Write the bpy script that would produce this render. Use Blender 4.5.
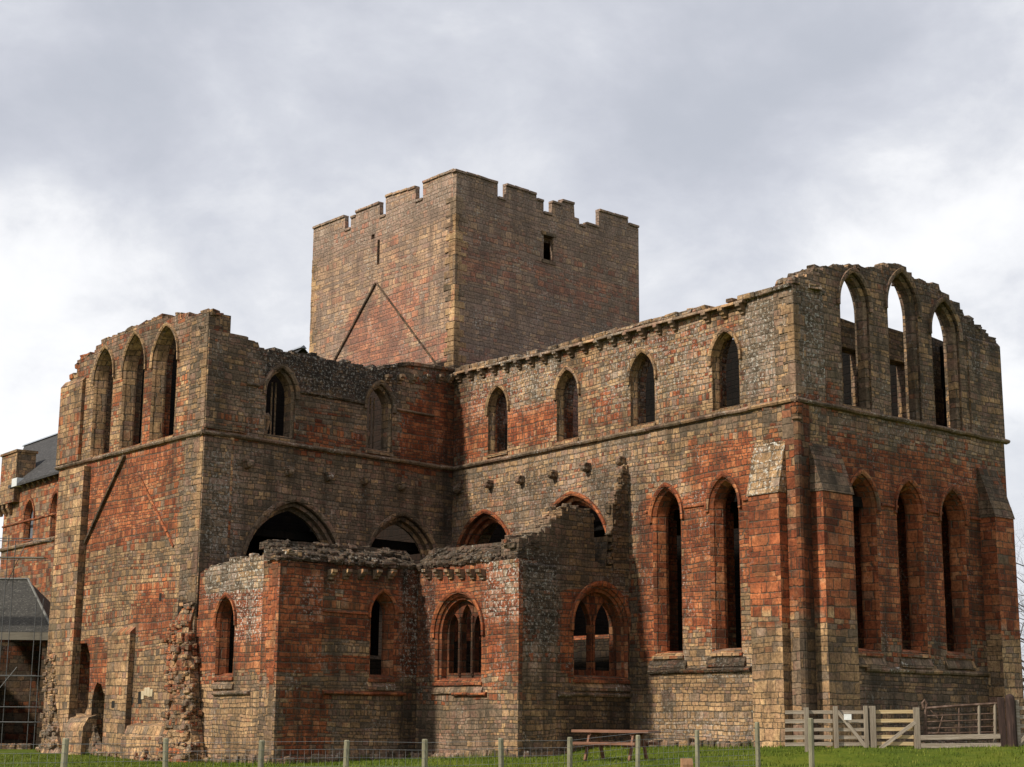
import bpy, bmesh, math, random
from mathutils import Vector, Matrix, noise
import numpy as np
R = math.radians
PI = math.pi
for o in list(bpy.data.objects): bpy.data.objects.remove(o)
scene = bpy.context.scene
C = scene.collection
# ------------------------------------------------------------------ camera
F = 1587.0; ROLL = 0.0074; PITCH = math.atan((715 - 383.5) / F); EYE = 1.65
cd = bpy.data.cameras.new('camera'); cam = bpy.data.objects.new('camera', cd); C.objects.link(cam)
cd.sensor_width = 36; cd.sensor_fit = 'HORIZONTAL'; cd.lens = F / 1024 * 36; cd.clip_start = .1; cd.clip_end = 6000
rt = Vector((1, 0, 0)); up = Vector((0, -math.sin(PITCH), math.cos(PITCH))); fw = Vector((0, math.cos(PITCH), math.sin(PITCH)))
cr, sr = math.cos(ROLL), math.sin(ROLL)
c0 = rt * cr + up * sr; c1 = -rt * sr + up * cr; c2 = -fw
cam.matrix_world = Matrix(((c0.x, c1.x, c2.x, 0), (c0.y, c1.y, c2.y, 0), (c0.z, c1.z, c2.z, EYE), (0, 0, 0, 1)))
scene.camera = cam
# ------------------------------------------------------------------ light
SUN_AZ, SUN_EL = 213.0, 38.0          # math angle of the sun in the plan, elevation
sl = bpy.data.lights.new('sun', 'SUN'); sun = bpy.data.objects.new('sun', sl); C.objects.link(sun)
sl.energy = 4.0; sl.angle = R(3); sl.color = (1, .93, .80)
sd = Vector((math.cos(R(SUN_EL)) * math.cos(R(SUN_AZ)), math.cos(R(SUN_EL)) * math.sin(R(SUN_AZ)), math.sin(R(SUN_EL))))
sun.rotation_euler = sd.to_track_quat('Z', 'Y').to_euler(); sun.location = (-30, 0, 40)
scene.view_settings.view_transform = 'Standard'; scene.view_settings.look = 'None'
scene.view_settings.exposure = 0.17; scene.view_settings.gamma = 1; scene.view_settings.use_curve_mapping = False
world = bpy.data.worlds.new('World'); scene.world = world; world.use_nodes = True

class NB:
    """short hand for building node trees"""
    def __init__(s, nt): s.nt = nt; s.n = nt.nodes; s.l = nt.links
    def put(s, inp, v):
        if v is None: return
        if isinstance(v, bpy.types.NodeSocket): s.l.new(v, inp)
        elif isinstance(v, (tuple, list)) and len(v) == 3 and inp.type == 'RGBA': inp.default_value = (*v, 1)
        else: inp.default_value = v
    def m(s, op, a, b=None, c=None, clamp=False):
        n = s.n.new('ShaderNodeMath'); n.operation = op; n.use_clamp = clamp
        for i, v in enumerate((a, b, c)): s.put(n.inputs[i], v)
        return n.outputs[0]
    def vm(s, op, a, b=None, sc=None):
        n = s.n.new('ShaderNodeVectorMath'); n.operation = op
        s.put(n.inputs[0], a); s.put(n.inputs[1], b)
        if sc is not None: s.put(n.inputs['Scale'], sc)
        return n.outputs['Value'] if op in ('DOT_PRODUCT', 'LENGTH') else n.outputs[0]
    def xyz(s, v):
        n = s.n.new('ShaderNodeSeparateXYZ'); s.put(n.inputs[0], v); return n.outputs
    def comb(s, x=0, y=0, z=0):
        n = s.n.new('ShaderNodeCombineXYZ'); s.put(n.inputs[0], x); s.put(n.inputs[1], y); s.put(n.inputs[2], z); return n.outputs[0]
    def noise(s, v, sc=1, det=3, rough=.5, dist=0, dim='3D', out=0):
        n = s.n.new('ShaderNodeTexNoise'); n.noise_dimensions = dim
        if v is not None: s.put(n.inputs['Vector'], v)
        s.put(n.inputs['Scale'], sc); n.inputs['Detail'].default_value = det; n.inputs['Roughness'].default_value = rough; n.inputs['Distortion'].default_value = dist
        return n.outputs[out]
    def wn(s, v, out=0):
        n = s.n.new('ShaderNodeTexWhiteNoise'); n.noise_dimensions = '3D'; s.put(n.inputs['Vector'], v); return n.outputs[out]
    def sm(s, v, a, b, to0=0., to1=1.):
        n = s.n.new('ShaderNodeMapRange'); n.interpolation_type = 'SMOOTHSTEP'
        s.put(n.inputs[0], v); s.put(n.inputs[1], a); s.put(n.inputs[2], b); s.put(n.inputs[3], to0); s.put(n.inputs[4], to1); return n.outputs[0]
    def ramp(s, v, stops, interp='LINEAR'):
        n = s.n.new('ShaderNodeValToRGB'); n.color_ramp.interpolation = interp; e = n.color_ramp.elements
        while len(e) < len(stops): e.new(.5)
        for q, (p, c) in zip(e, stops): q.position = p; q.color = (*c, 1)
        s.put(n.inputs[0], v); return n.outputs[0]
    def mix(s, f, a, b, bt='MIX'):
        n = s.n.new('ShaderNodeMix'); n.data_type = 'RGBA'; n.blend_type = bt
        s.put(n.inputs[0], f); s.put(n.inputs[6], a); s.put(n.inputs[7], b); return n.outputs[2]
    def bump(s, h, st=1, d=.02, nrm=None):
        n = s.n.new('ShaderNodeBump'); n.inputs['Strength'].default_value = st; n.inputs['Distance'].default_value = d
        s.put(n.inputs['Height'], h)
        if nrm is not None: s.put(n.inputs['Normal'], nrm)
        return n.outputs[0]

w = NB(world.node_tree); w.n.clear()
tc = w.n.new('ShaderNodeTexCoord').outputs['Generated']
skyn = w.n.new('ShaderNodeTexSky'); skyn.sky_type = 'NISHITA'; skyn.sun_disc = False
skyn.sun_elevation = R(SUN_EL); skyn.sun_rotation = R(90 - SUN_AZ)
d = w.xyz(tc)
den = w.m('MAXIMUM', w.m('ADD', d[2], .10), .03)
pl = w.comb(w.m('DIVIDE', d[0], den), w.m('DIVIDE', d[1], den), 0)
n1 = w.noise(w.vm('ADD', w.vm('MULTIPLY', tc, (1, 1, 1.7)), (3.3, 1.9, .4)), 3.4, 7, .56, .1)
n2 = w.noise(w.vm('ADD', w.vm('MULTIPLY', tc, (1, 1, 1.5)), (0.2, 4.1, 1.7)), 8.5, 8, .58, .2)
n3 = w.noise(w.vm('ADD', tc, (5.2, 4.1, 7.7)), 2.2, 3, .5, .2)
nn = w.m('ADD', w.m('MULTIPLY', n1, .38), w.m('ADD', w.m('MULTIPLY', n2, .42), w.m('MULTIPLY', n3, .20)))
def blob(dirv, size, amp):
    dv = Vector(dirv).normalized(); return w.m('MULTIPLY', w.sm(w.vm('DOT_PRODUCT', tc, tuple(dv)), math.cos(size), 1.0), amp)
for dv, sz, am in (((-.34, 1, .20), .17, .20), ((.27, 1, .31), .13, .10), ((.20, 1, .44), .14, -.07), ((-.05, 1, .38), .2, .02), ((.33, 1, .27), .06, -.07), ((-.28, 1, .44), .12, -.04), ((.34, 1, .20), .14, .08)):
    nn = w.m('ADD', nn, blob(dv, sz, am))
cc = w.ramp(w.sm(nn, .34, .68), [(0, (4.5, 4.7, 5.25)), (.25, (5.1, 5.25, 5.8)), (.5, (5.7, 5.85, 6.35)), (.75, (6.7, 6.8, 7.15)), (1, (8.6, 8.6, 8.7))])
sk = w.mix(.93, skyn.outputs[0], cc)
bg = w.n.new('ShaderNodeBackground'); w.put(bg.inputs[0], sk); bg.inputs[1].default_value = .11
wo = w.n.new('ShaderNodeOutputWorld'); w.l.new(bg.outputs[0], wo.inputs[0])

# ------------------------------------------------------------------ measuring
def ray(px, py):
    u0 = px - 512; v0 = py - 383.5
    u = u0 * cr + v0 * sr; v = -u0 * sr + v0 * cr
    return rt * (u / F) - up * (v / F) + fw
def at_z(px, py, z):
    r = ray(px, py); k = (z - EYE) / r.z; return Vector((r.x * k, r.y * k))
def at_d(px, py, D):
    r = ray(px, py); k = D / r.y; return Vector((r.x * k, D, EYE + r.z * k))
class Frame:
    """a vertical wall plane: origin, X along it to the right, Y into the building"""
    def __init__(s, P, Q=None, ang=None):
        s.P = Vector(P[:2]); s.d = (Vector(Q[:2]) - s.P).normalized() if Q is not None else Vector((math.cos(ang), math.sin(ang)))
        s.L = (Vector(Q[:2]) - s.P).length if Q is not None else 0
        s.n = Vector((-s.d.y, s.d.x)); s.M = Matrix(((s.d.x, s.n.x, 0, s.P.x), (s.d.y, s.n.y, 0, s.P.y), (0, 0, 1, 0), (0, 0, 0, 1)))
    def pt(s, px, py, y=0):
        r = ray(px, py); P = s.P + s.n * y; k = s.n.dot(P) / (s.n.x * r.x + s.n.y * r.y)
        q = Vector((r.x * k, r.y * k)) - s.P; return (q.dot(s.d), EYE + r.z * k)
    def pts(s, L, y=0): return [s.pt(a, b, y) for a, b in L]
    def xy(s, a, y=0): return s.P + s.d * a + s.n * y
    def off(s, y): f = Frame(s.P + s.n * y, ang=math.atan2(s.d.y, s.d.x)); f.L = s.L; return f
ZS = 10 + EYE                                                      # height of the string course all round
pC, pG, pI, pL, pT = at_z(796, 398.5, ZS), at_z(1004, 441, ZS), at_z(453, 468.5, ZS), at_z(203.4, 431, ZS), at_z(59.2, 467.5, ZS)
aT = (pI - pL).normalized(); bT = (pT - pL).normalized()
def along(P, d, px):
    r = ray(px, 600); n = Vector((r.y, -r.x)); s = -(P.x * n.x + P.y * n.y) / (d.x * n.x + d.y * n.y); return P + d * s
pP1 = along(pL, -bT, 277.); pP2 = along(pP1, aT, 416.); pP3 = along(pP2, -bT, 518.); pP4 = along(pP3, aT, 643.)
rk = ray(453.5, 360); pK = Vector((rk.x, rk.y)) * (66.3 / rk.y)
ZT = 23.34 + EYE; pKR = at_z(638.6, 229, ZT); pKL = at_z(313.5, 229, ZT)
fCI = Frame(pI, pC); fCG = Frame(pC, pG); fLT = Frame(pT, pL); fLI = Frame(pL, pI)
fK1 = Frame(pKL, pK); fK2 = Frame(pK, pKR)
f01 = Frame(pL + fLT.n * .10, pP1 + fLT.n * .10); f12 = Frame(pP1, pP2); f23 = Frame(pP2, pP3); f34 = Frame(pP3, pP4)
bC = -fCI.d; aC = fCG.d

# ------------------------------------------------------------------ terrain height
CP = [(0, 0, .02), (-8, 28.4, .13), (-.3, 34, .12), (7.5, 40, .48), (6, 37, .34), (9.2, 43, .87), (13, 43, .92), (20, 43, .95), (9.1, 49.5, .75), (18, 57, .75), (6, 52, .68), (4.3, 55, .62),
      (.2, 52.3, .30), (-3.3, 56.5, .10), (-7.7, 52.2, .05), (-11.2, 56.2, -.03), (-19, 65.3, .06), (-24, 75, -.2), (3, 44.6, .46), (0, 44, .30), (6.5, 44, .62), (-8, 42, .0), (-16, 48, .0), (-20, 56, .02),
      (25, 60, .7), (30, 90, .5), (-30, 90, -.5), (0, 75, .4), (15, 20, .3), (-20, 20, .0), (-10, 85, -.3), (40, 40, .9), (-45, 60, -.2), (0, -30, 0), (60, 0, 0), (-60, 0, 0)]
CPa = np.array(CP)
def gz(x, y):
    d2 = (CPa[:, 0] - x) ** 2 + (CPa[:, 1] - y) ** 2 + .3
    wt = 1 / d2 ** 1.6; z = float((wt * CPa[:, 2]).sum() / wt.sum())
    r = math.hypot(x, y - 40); return z * max(0, min(1, (260 - r) / 160)) + .03 * noise.noise((x * .6, y * .6, 3)) + (max(0, r - 150)) * .0
# ------------------------------------------------------------------ object helpers
def tag(o, label=None, cat=None, group=None, kind=None):
    if label: o['label'] = label
    if cat: o['category'] = cat
    if group: o['group'] = group
    if kind: o['kind'] = kind
    return o
def thing(name, label, cat, loc=(0, 0, 0), group=None, rz=0):
    o = bpy.data.objects.new(name, None); C.objects.link(o); o.location = loc; o.rotation_euler = (0, 0, rz); o.empty_display_size = .3
    return tag(o, label, cat, group)
def link(name, me, mat, parent=None, M=None):
    """M is the object's matrix in the world; roots are only translated or turned about z"""
    o = bpy.data.objects.new(name, me); C.objects.link(o)
    if mat is not None and not me.materials: me.materials.append(mat)
    M = M if M is not None else Matrix()
    if parent is not None:
        o.parent = parent; pm = WM(parent); o.matrix_parent_inverse = pm.inverted()
    o.matrix_basis = M
    return o
def WM(o):
    if o.parent is None: return Matrix.LocRotScale(o.location, o.rotation_euler, None) if o.type == 'EMPTY' else o.matrix_basis.copy()
    return WM(o.parent) @ o.matrix_parent_inverse @ o.matrix_basis
class MB:
    def __init__(s): s.v = []; s.f = []; s.mi = []
    def add(s, v, f, m=0):
        b = len(s.v); s.v += [tuple(q) for q in v]; s.f += [tuple(i + b for i in q) for q in f]; s.mi += [m] * len(f); return s
    def box(s, x0, x1, y0, y1, z0, z1, m=0, j=0, rnd=random):
        v = [(x, y, z) for x in (x0, x1) for y in (y0, y1) for z in (z0, z1)]
        if j: v = [tuple(c + rnd.uniform(-j, j) for c in q) for q in v]
        return s.add(v, [(0, 1, 3, 2), (4, 6, 7, 5), (0, 4, 5, 1), (2, 3, 7, 6), (0, 2, 6, 4), (1, 5, 7, 3)], m)
    def bbox(s, c, h, rot=None, bev=.15, j=.0, rnd=random, m=0):
        """box with cut edges, half sizes h, jittered: one rough stone or one sawn board"""
        hx, hy, hz = h; b = bev * min(h) if bev < 1 else 0
        v = []; idx = {}
        jj = {}
        for sx in (-1, 1):
            for sy in (-1, 1):
                for sz in (-1, 1):
                    jt = Vector((rnd.uniform(-j, j) * hx, rnd.uniform(-j, j) * hy, rnd.uniform(-j, j) * hz))
                    for k in range(3):
                        p = Vector((sx * (hx - (b if k != 0 else 0)), sy * (hy - (b if k != 1 else 0)), sz * (hz - (b if k != 2 else 0)))) + jt
                        idx[(sx, sy, sz, k)] = len(v); v.append(p)
        f = []
        for k, (a, bb) in ((0, (1, 2)), (1, (0, 2)), (2, (0, 1))):
            for sg in (-1, 1):
                q = []
                for (i, jn) in ((-1, -1), (1, -1), (1, 1), (-1, 1)):
                    t = [0, 0, 0]; t[k] = sg; t[a] = i; t[bb] = jn; q.append(idx[(*t, k)])
                if (sg > 0) != (k != 1): q.reverse()
                f.append(q)
        for k in range(3):                                      # edges parallel to axis k
            a, bb = [q for q in range(3) if q != k]
            for i in (-1, 1):
                for jn in (-1, 1):
                    t0 = [0, 0, 0]; t0[k] = -1; t0[a] = i; t0[bb] = jn; t1 = list(t0); t1[k] = 1
                    f.append([idx[(*t0, a)], idx[(*t0, bb)], idx[(*t1, bb)], idx[(*t1, a)]])
        for sx in (-1, 1):
            for sy in (-1, 1):
                for sz in (-1, 1): f.append([idx[(sx, sy, sz, k)] for k in range(3)])
        if rot is not None: v = [rot @ p for p in v]
        c = Vector(c); return s.add([p + c for p in v], f, m)
    def tube(s, path, radii, n=8, cap=True, m=0):
        path = [Vector(p) for p in path]
        if not hasattr(radii, '__len__'): radii = [radii] * len(path)
        base = len(s.v); prev = None; f = []; v = []
        for i, p in enumerate(path):
            t = (path[min(i + 1, len(path) - 1)] - path[max(i - 1, 0)]).normalized()
            if prev is None: x = t.cross(Vector((0, 0, 1)) if abs(t.z) < .9 else Vector((1, 0, 0))).normalized()
            else: x = (prev - t * prev.dot(t)).normalized()
            prev = x; y = t.cross(x)
            v += [p + (x * math.cos(2 * PI * k / n) + y * math.sin(2 * PI * k / n)) * radii[i] for k in range(n)]
        for i in range(len(path) - 1):
            for k in range(n): f.append((i * n + k, i * n + (k + 1) % n, (i + 1) * n + (k + 1) % n, (i + 1) * n + k))
        if cap: f.append(tuple(range(n))[::-1]); f.append(tuple((len(path) - 1) * n + k for k in range(n)))
        return s.add(v, f, m)
    def prism(s, prof, xs, jit=0, zf=None, yf=None, rnd=random, m=0, close=True):
        """closed profile [(y,z)] swept along x through stations xs; zf(x) lifts it"""
        v = []; f = []; n = len(prof)
        for x in xs:
            dz = (zf(x) if zf else 0); jy = rnd.uniform(-jit, jit); jz = rnd.uniform(-jit, jit)
            v += [(x, y + jy, z + dz + jz) for y, z in prof]
        for i in range(len(xs) - 1):
            for k in range(n): f.append((i * n + k, i * n + (k + 1) % n, (i + 1) * n + (k + 1) % n, (i + 1) * n + k))
        f.append(tuple(range(n))[::-1]); f.append(tuple((len(xs) - 1) * n + k for k in range(n)))
        return s.add(v, f, m)
    def loft(s, loops, closed_stack=True, m=0):
        n = len(loops[0]); v = [p for L in loops for p in L]; f = []; K = len(loops)
        for i in range(K if closed_stack else K - 1):
            a, b = i * n, ((i + 1) % K) * n
            for k in range(n): f.append((a + k, a + (k + 1) % n, b + (k + 1) % n, b + k))
        return s.add(v, f, m)
    def mesh(s, name, recalc=True, smooth=False):
        me = bpy.data.meshes.new(name); me.from_pydata(s.v, [], s.f)
        if recalc:
            bm = bmesh.new(); bm.from_mesh(me); bmesh.ops.recalc_face_normals(bm, faces=bm.faces); bm.to_mesh(me); bm.free()
        if any(s.mi) : me.polygons.foreach_set('material_index', s.mi)
        if smooth: me.polygons.foreach_set('use_smooth', [True] * len(me.polygons))
        me.update(); return me
    def build(s, name, mat, parent=None, M=None, recalc=True, smooth=False): return link(name, s.mesh(name, recalc, smooth), mat, parent, M)

def plate(outline, holes, t, y0=0):
    """outline and holes as [(s,z)], filled and given thickness t from y0 inwards -> verts, faces"""
    cu = bpy.data.curves.new('tmp', 'CURVE'); cu.dimensions = '2D'; cu.fill_mode = 'BOTH'; cu.extrude = t / 2
    for L in [outline] + holes:
        sp = cu.splines.new('POLY'); sp.points.add(len(L) - 1); sp.use_cyclic_u = True
        for p, (a, b) in zip(sp.points, L): p.co = (a, b, 0, 1)
    ob = bpy.data.objects.new('tmp', cu); C.objects.link(ob)
    dg = bpy.context.evaluated_depsgraph_get(); me = bpy.data.meshes.new_from_object(ob.evaluated_get(dg))
    bm = bmesh.new(); bm.from_mesh(me); bmesh.ops.remove_doubles(bm, verts=bm.verts, dist=.0005)
    v = [(q.co.x, q.co.z + y0 + t / 2, q.co.y) for q in bm.verts]; f = [tuple(x.index for x in q.verts) for q in bm.faces]
    bm.free(); bpy.data.objects.remove(ob); bpy.data.curves.remove(cu); bpy.data.meshes.remove(me)
    return v, f
def arch(s0, s1, z0, zsp, za, ins=0, n=10, zb=None):
    """closed outline of a pointed opening: up the right jamb, over, down the left"""
    c = (s0 + s1) / 2; w = (s1 - s0) / 2 - ins; h = max(za - zsp - ins * 1.15, w * .6); z0 = z0 + (zb if zb is not None else ins * .6)
    L = [(c - w, z0), (c + w, z0)]
    if h >= w: 
        Rr = (w * w + h * h) / (2 * w); cx = w - Rr; a1 = math.atan2(h, -cx)
        arc = [(cx + Rr * math.cos(a1 * i / n), Rr * math.sin(a1 * i / n)) for i in range(n + 1)]
    else: arc = [(w * math.cos(PI / 2 * i / n), h * math.sin(PI / 2 * i / n)) for i in range(n + 1)]
    L += [(c + x, zsp + z) for x, z in arc]; L += [(c - x, zsp + z) for x, z in arc[-2::-1]]
    return L
def ragged(P, w=.34, h=.2, amp=1, seed=0):
    """turn a sloping broken wall head into steps of whole stones; P runs left to right"""
    rnd = random.Random(seed); out = []
    for (x0, z0), (x1, z1) in zip(P, P[1:]):
        Ls = abs(x1 - x0)
        if Ls < .12: out.append((x0, z0)); continue
        n = max(1, int(Ls / w)); 
        for i in range(n):
            t0 = i / n; t1 = (i + 1) / n; za = z0 + (z1 - z0) * (t0 + t1) / 2 + rnd.uniform(-.5, .5) * h * amp * .6
            e = rnd.uniform(-.03, .03)
            out.append((x0 + (x1 - x0) * t0 + .005, za + e * amp)); out.append((x0 + (x1 - x0) * t1 - .005, za - e * amp))
    out.append(P[-1]); return out
def stones(mb, pts, size=(.17, .15, .10), j=.25, seed=0, y=(0, .5), dens=1, lift=0., m=0):
    """rough loose stones strung along a polyline of (s,z) points, filling depth y"""
    rnd = random.Random(seed)
    for (x0, z0), (x1, z1) in zip(pts, pts[1:]):
        L = math.hypot(x1 - x0, z1 - z0); n = max(1, int(L / (size[0] * 1.7) * dens)); rows = max(1, int((y[1] - y[0]) / (size[1] * 2.4)))
        for i in range(n):
            for k in range(rows):
                t = (i + rnd.uniform(.1, .9)) / n; sc = rnd.uniform(.6, 1.25)
                yy = y[0] + (y[1] - y[0]) * (k + rnd.uniform(.25, .75)) / rows
                mb.bbox((x0 + (x1 - x0) * t, yy, z0 + (z1 - z0) * t + lift + rnd.uniform(-.06, .05)), (size[0] * sc * rnd.uniform(.7, 1.2), size[1] * sc, size[2] * sc * rnd.uniform(.7, 1.2)),
                        Matrix.Rotation(rnd.uniform(-.25, .25), 3, 'Z') @ Matrix.Rotation(rnd.uniform(-.12, .12), 3, 'Y'), .22, j, rnd, m)
# ------------------------------------------------------------------ materials
def principled(name, rough=.9, spec=.25):
    mt = bpy.data.materials.new(name); mt.use_nodes = True; b = NB(mt.node_tree); p = b.n['Principled BSDF']
    p.inputs['Roughness'].default_value = rough; p.inputs['Specular IOR Level'].default_value = spec; return mt, b, p
RED = [(0, (0.0969, 0.0318, 0.016)), (0.2, (0.1767, 0.0498, 0.023)), (0.45, (0.2793, 0.0795, 0.032)), (0.7, (0.3819, 0.1272, 0.05)), (0.88, (0.4218, 0.1961, 0.09)), (1, (0.285, 0.1484, 0.085))]
BUFF = [(0, (0.155, 0.0937, 0.0512)), (0.18, (0.27, 0.1626, 0.0837)), (0.38, (0.39, 0.2391, 0.1202)), (0.55, (0.32, 0.1864, 0.1034)), (0.72, (0.47, 0.3012, 0.1527)), (0.84, (0.39, 0.1864, 0.0985)), (0.93, (0.57, 0.4112, 0.2561)), (1, (0.38, 0.2869, 0.2019))]
GREY = [(0, (0.0948, 0.069, 0.0479)), (0.25, (0.1597, 0.1114, 0.0734)), (0.5, (0.2369, 0.1627, 0.1061)), (0.7, (0.2266, 0.1282, 0.0877)), (0.86, (0.3296, 0.2316, 0.1632)), (1, (0.4326, 0.3352, 0.255))]
def masonry(name, w=.36, h=.185, red=((0, .3), (20, .3)), grey=.5, patches=(), light=1., joint=1., mortar=(.095, .075, .052), lichen=.35, warm=1., rubble=0., seed=None, fine=1., wash=None):
    """coursed squared stone. red: chance of a red block against height; patches: (s0,s1,z0,z1,kind,amount,soft) in wall coordinates,
    kinds red / grey / crust (black weathering) / pale (white lichen) / damp"""
    mt, b, p = principled(name, .92, .2)
    seed = seed if seed is not None else (abs(hash(name)) % 97 if False else sum(map(ord, name)) % 97)
    w *= .88; h *= .92; tcn = b.n.new('ShaderNodeTexCoord'); oc = tcn.outputs['Object']; no = tcn.outputs['Normal']
    gp = b.n.new('ShaderNodeNewGeometry').outputs['Position']
    X, Y, Z = b.xyz(oc); nx, ny, nz = b.xyz(b.vm('ABSOLUTE', no))
    sx = b.m('GREATER_THAN', nx, .62); szn = b.m('GREATER_THAN', nz, .75)
    u = b.m('ADD', b.m('MULTIPLY', X, b.m('SUBTRACT', 1, sx)), b.m('MULTIPLY', Y, sx))
    v = b.m('ADD', b.m('MULTIPLY', Z, b.m('SUBTRACT', 1, szn)), b.m('MULTIPLY', Y, szn))
    uv = b.comb(u, v, seed * 1.37)
    wob = b.m('MULTIPLY', b.m('SUBTRACT', b.noise(b.comb(b.m('MULTIPLY', u, .25), v, seed), .9, 2, .5), .5), .32 + rubble * .3)
    wo2 = b.m('MULTIPLY', b.m('SUBTRACT', b.noise(uv, 2.2, 2, .5), .5), .07 + rubble * .22)
    vr = b.m('DIVIDE', b.m('ADD', b.m('ADD', v, wob), wo2), h)
    # uneven course heights: warp the row coordinate by a periodic function of its own
    vr = b.m('ADD', vr, b.m('ADD', b.m('MULTIPLY', b.m('SINE', b.m('MULTIPLY', vr, 1.9)), .24), b.m('MULTIPLY', b.m('SINE', b.m('MULTIPLY_ADD', vr, .63, 1.3)), .36)))
    row = b.m('FLOOR', vr); fv = b.m('SUBTRACT', vr, row)
    rr = b.wn(b.comb(row, seed, 3.1)); 
    wid = b.m('MULTIPLY_ADD', rr, 1.05 * w, .52 * w)
    uu = b.m('ADD', b.m('DIVIDE', u, wid), b.m('MULTIPLY', rr, 37.7))
    uu = b.m('ADD', uu, b.m('MULTIPLY', b.m('SUBTRACT', b.noise(b.comb(uu, b.m('MULTIPLY', row, 5.3), seed), .9, 0), .5), 1.1))
    uu = b.m('ADD', uu, b.m('MULTIPLY', b.m('SUBTRACT', b.noise(uv, 3.1, 2, .6), .5), .16 + rubble * .5))
    col = b.m('FLOOR', uu); fu = b.m('SUBTRACT', uu, col)
    cid = b.wn(b.comb(col, row, seed), 1); r1, r2, r3 = b.xyz(cid)
    du = b.m('MULTIPLY', b.m('MINIMUM', fu, b.m('SUBTRACT', 1, fu)), wid); dv = b.m('MULTIPLY', b.m('MINIMUM', fv, b.m('SUBTRACT', 1, fv)), h)
    fn = b.noise(oc, 11, 4, .65); lo = b.noise(b.vm('ADD', oc, (seed * 3., 1, 5)), .33, 3, .55); mid = b.noise(b.vm('ADD', oc, (seed, 7, 2)), 1.6, 4, .6); vf = b.noise(oc, 42, 3, .7)
    dj = b.m('ADD', b.m('MINIMUM', du, dv), b.m('MULTIPLY', b.m('SUBTRACT', fn, .5), .05))
    jw = .014 * joint
    stone = b.sm(dj, -.004, jw + .012)                                    # 0 in the joint, 1 on the block
    # chance of red
    zz = b.xyz(gp)[2]; z0, z1 = red[0][0], red[-1][0]
    rp = b.ramp(b.m('DIVIDE', b.m('SUBTRACT', zz, z0), max(.01, z1 - z0)), [((q - z0) / max(.01, z1 - z0), (c, c, c)) for q, c in red])
    rp = b.m('ADD', rp, b.m('MULTIPLY', b.m('SUBTRACT', lo, .5), .9))
    gr = b.m('ADD', grey, b.m('MULTIPLY', b.m('SUBTRACT', mid, .5), 1.1))
    masks = {'crust': None, 'pale': None, 'damp_shade': None}
    jit = b.m('MULTIPLY', b.m('SUBTRACT', b.noise(oc, 1.1, 4, .6), .5), 1.6)
    for (a0, a1, b0, b1, kind, am, so) in patches:
        jx = b.m('ADD', X, b.m('MULTIPLY', jit, so)); jz = b.m('ADD', Z, b.m('MULTIPLY', jit, so * .8))
        mk = b.m('MULTIPLY', b.m('MULTIPLY', b.sm(jx, a0 - so, a0 + so), b.sm(jx, a1 + so, a1 - so)), b.m('MULTIPLY', b.sm(jz, b0 - so, b0 + so), b.sm(jz, b1 + so, b1 - so)))
        mk = b.m('MULTIPLY', mk, am)
        if kind == 'red': rp = b.m('ADD', rp, mk)
        elif kind == 'grey': gr = b.m('ADD', gr, mk)
        else: masks[kind] = mk if masks[kind] is None else b.m('MAXIMUM', masks[kind], mk)
    rsel = b.m('ADD', .12, b.m('ADD', b.m('MULTIPLY', r1, .50), b.m('MULTIPLY', rr, .26)))
    isred = b.sm(b.m('SUBTRACT', rp, rsel), -.11, .13)
    isgrey = b.sm(b.m('SUBTRACT', gr, r2), -.15, .15)
    sel = b.m('ADD', b.m('MULTIPLY_ADD', r3, .58, .17), b.m('MULTIPLY', b.m('SUBTRACT', mid, .5), .9), clamp=True)
    red_c = b.ramp(sel, RED); buf_c = b.ramp(sel, BUFF); gre_c = b.ramp(sel, GREY)
    colr = b.mix(isred, b.mix(isgrey, buf_c, gre_c), red_c)
    # each face weathers: blotches of soot, pits, sand
    val = b.m('ADD', b.m('MULTIPLY', b.sm(fn, .32, .68), .62), b.m('MULTIPLY', b.sm(vf, .3, .7), .40))
    val = b.m('ADD', b.m('MULTIPLY', mid, .5), b.m('ADD', val, .20))
    colr = b.mix(1, colr, b.comb(val, val, val), 'MULTIPLY')
    big = b.m('MULTIPLY_ADD', b.sm(b.noise(b.vm('ADD', oc, (4, seed, 6)), .55, 5, .62), .32, .68), .62, .66); colr = b.mix(1, colr, b.comb(big, big, big), 'MULTIPLY')
    soot = b.m('MULTIPLY', b.sm(b.noise(b.vm('ADD', b.vm('MULTIPLY', oc, (1.5, 1.5, .22)), (seed, 0, 0)), 1.0, 5, .65), .46, .68), .72 * fine)
    colr = b.mix(soot, colr, (.035, .028, .02))
    olive = b.m('MULTIPLY', b.sm(b.noise(b.vm('ADD', oc, (2, seed, 9)), .8, 5, .6), .54, .76), .38)
    colr = b.mix(olive, colr, (.12, .095, .045))
    colr = b.mix(stone, mortar, colr)
    if wash: colr = b.mix(wash[1], colr, b.mix(1, wash[0], b.comb(val, val, val), 'MULTIPLY'))
    spk = b.sm(b.noise(oc, 9, 4, .8), .54, .60)
    lm = b.sm(b.noise(b.vm('ADD', oc, (9, seed, 4)), .9, 3, .6), .50, .68)
    lm = b.m('MULTIPLY', lm, lichen)
    if masks['damp_shade'] is not None:  # near-black mix: damp stains, and shade painted on inner walls
        colr = b.mix(masks['damp_shade'], colr, b.mix(.965, colr, (.009, .007, .005))); lm = b.m('MULTIPLY', lm, b.m('SUBTRACT', 1, masks['damp_shade']))
    if masks['crust'] is not None:
        cm = b.m('MULTIPLY', masks['crust'], b.sm(b.noise(oc, 5, 4, .7), .30, .52)); colr = b.mix(cm, colr, (.022, .018, .015)); lm = b.m('MAXIMUM', lm, b.m('MULTIPLY', masks['crust'], .55))
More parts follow.
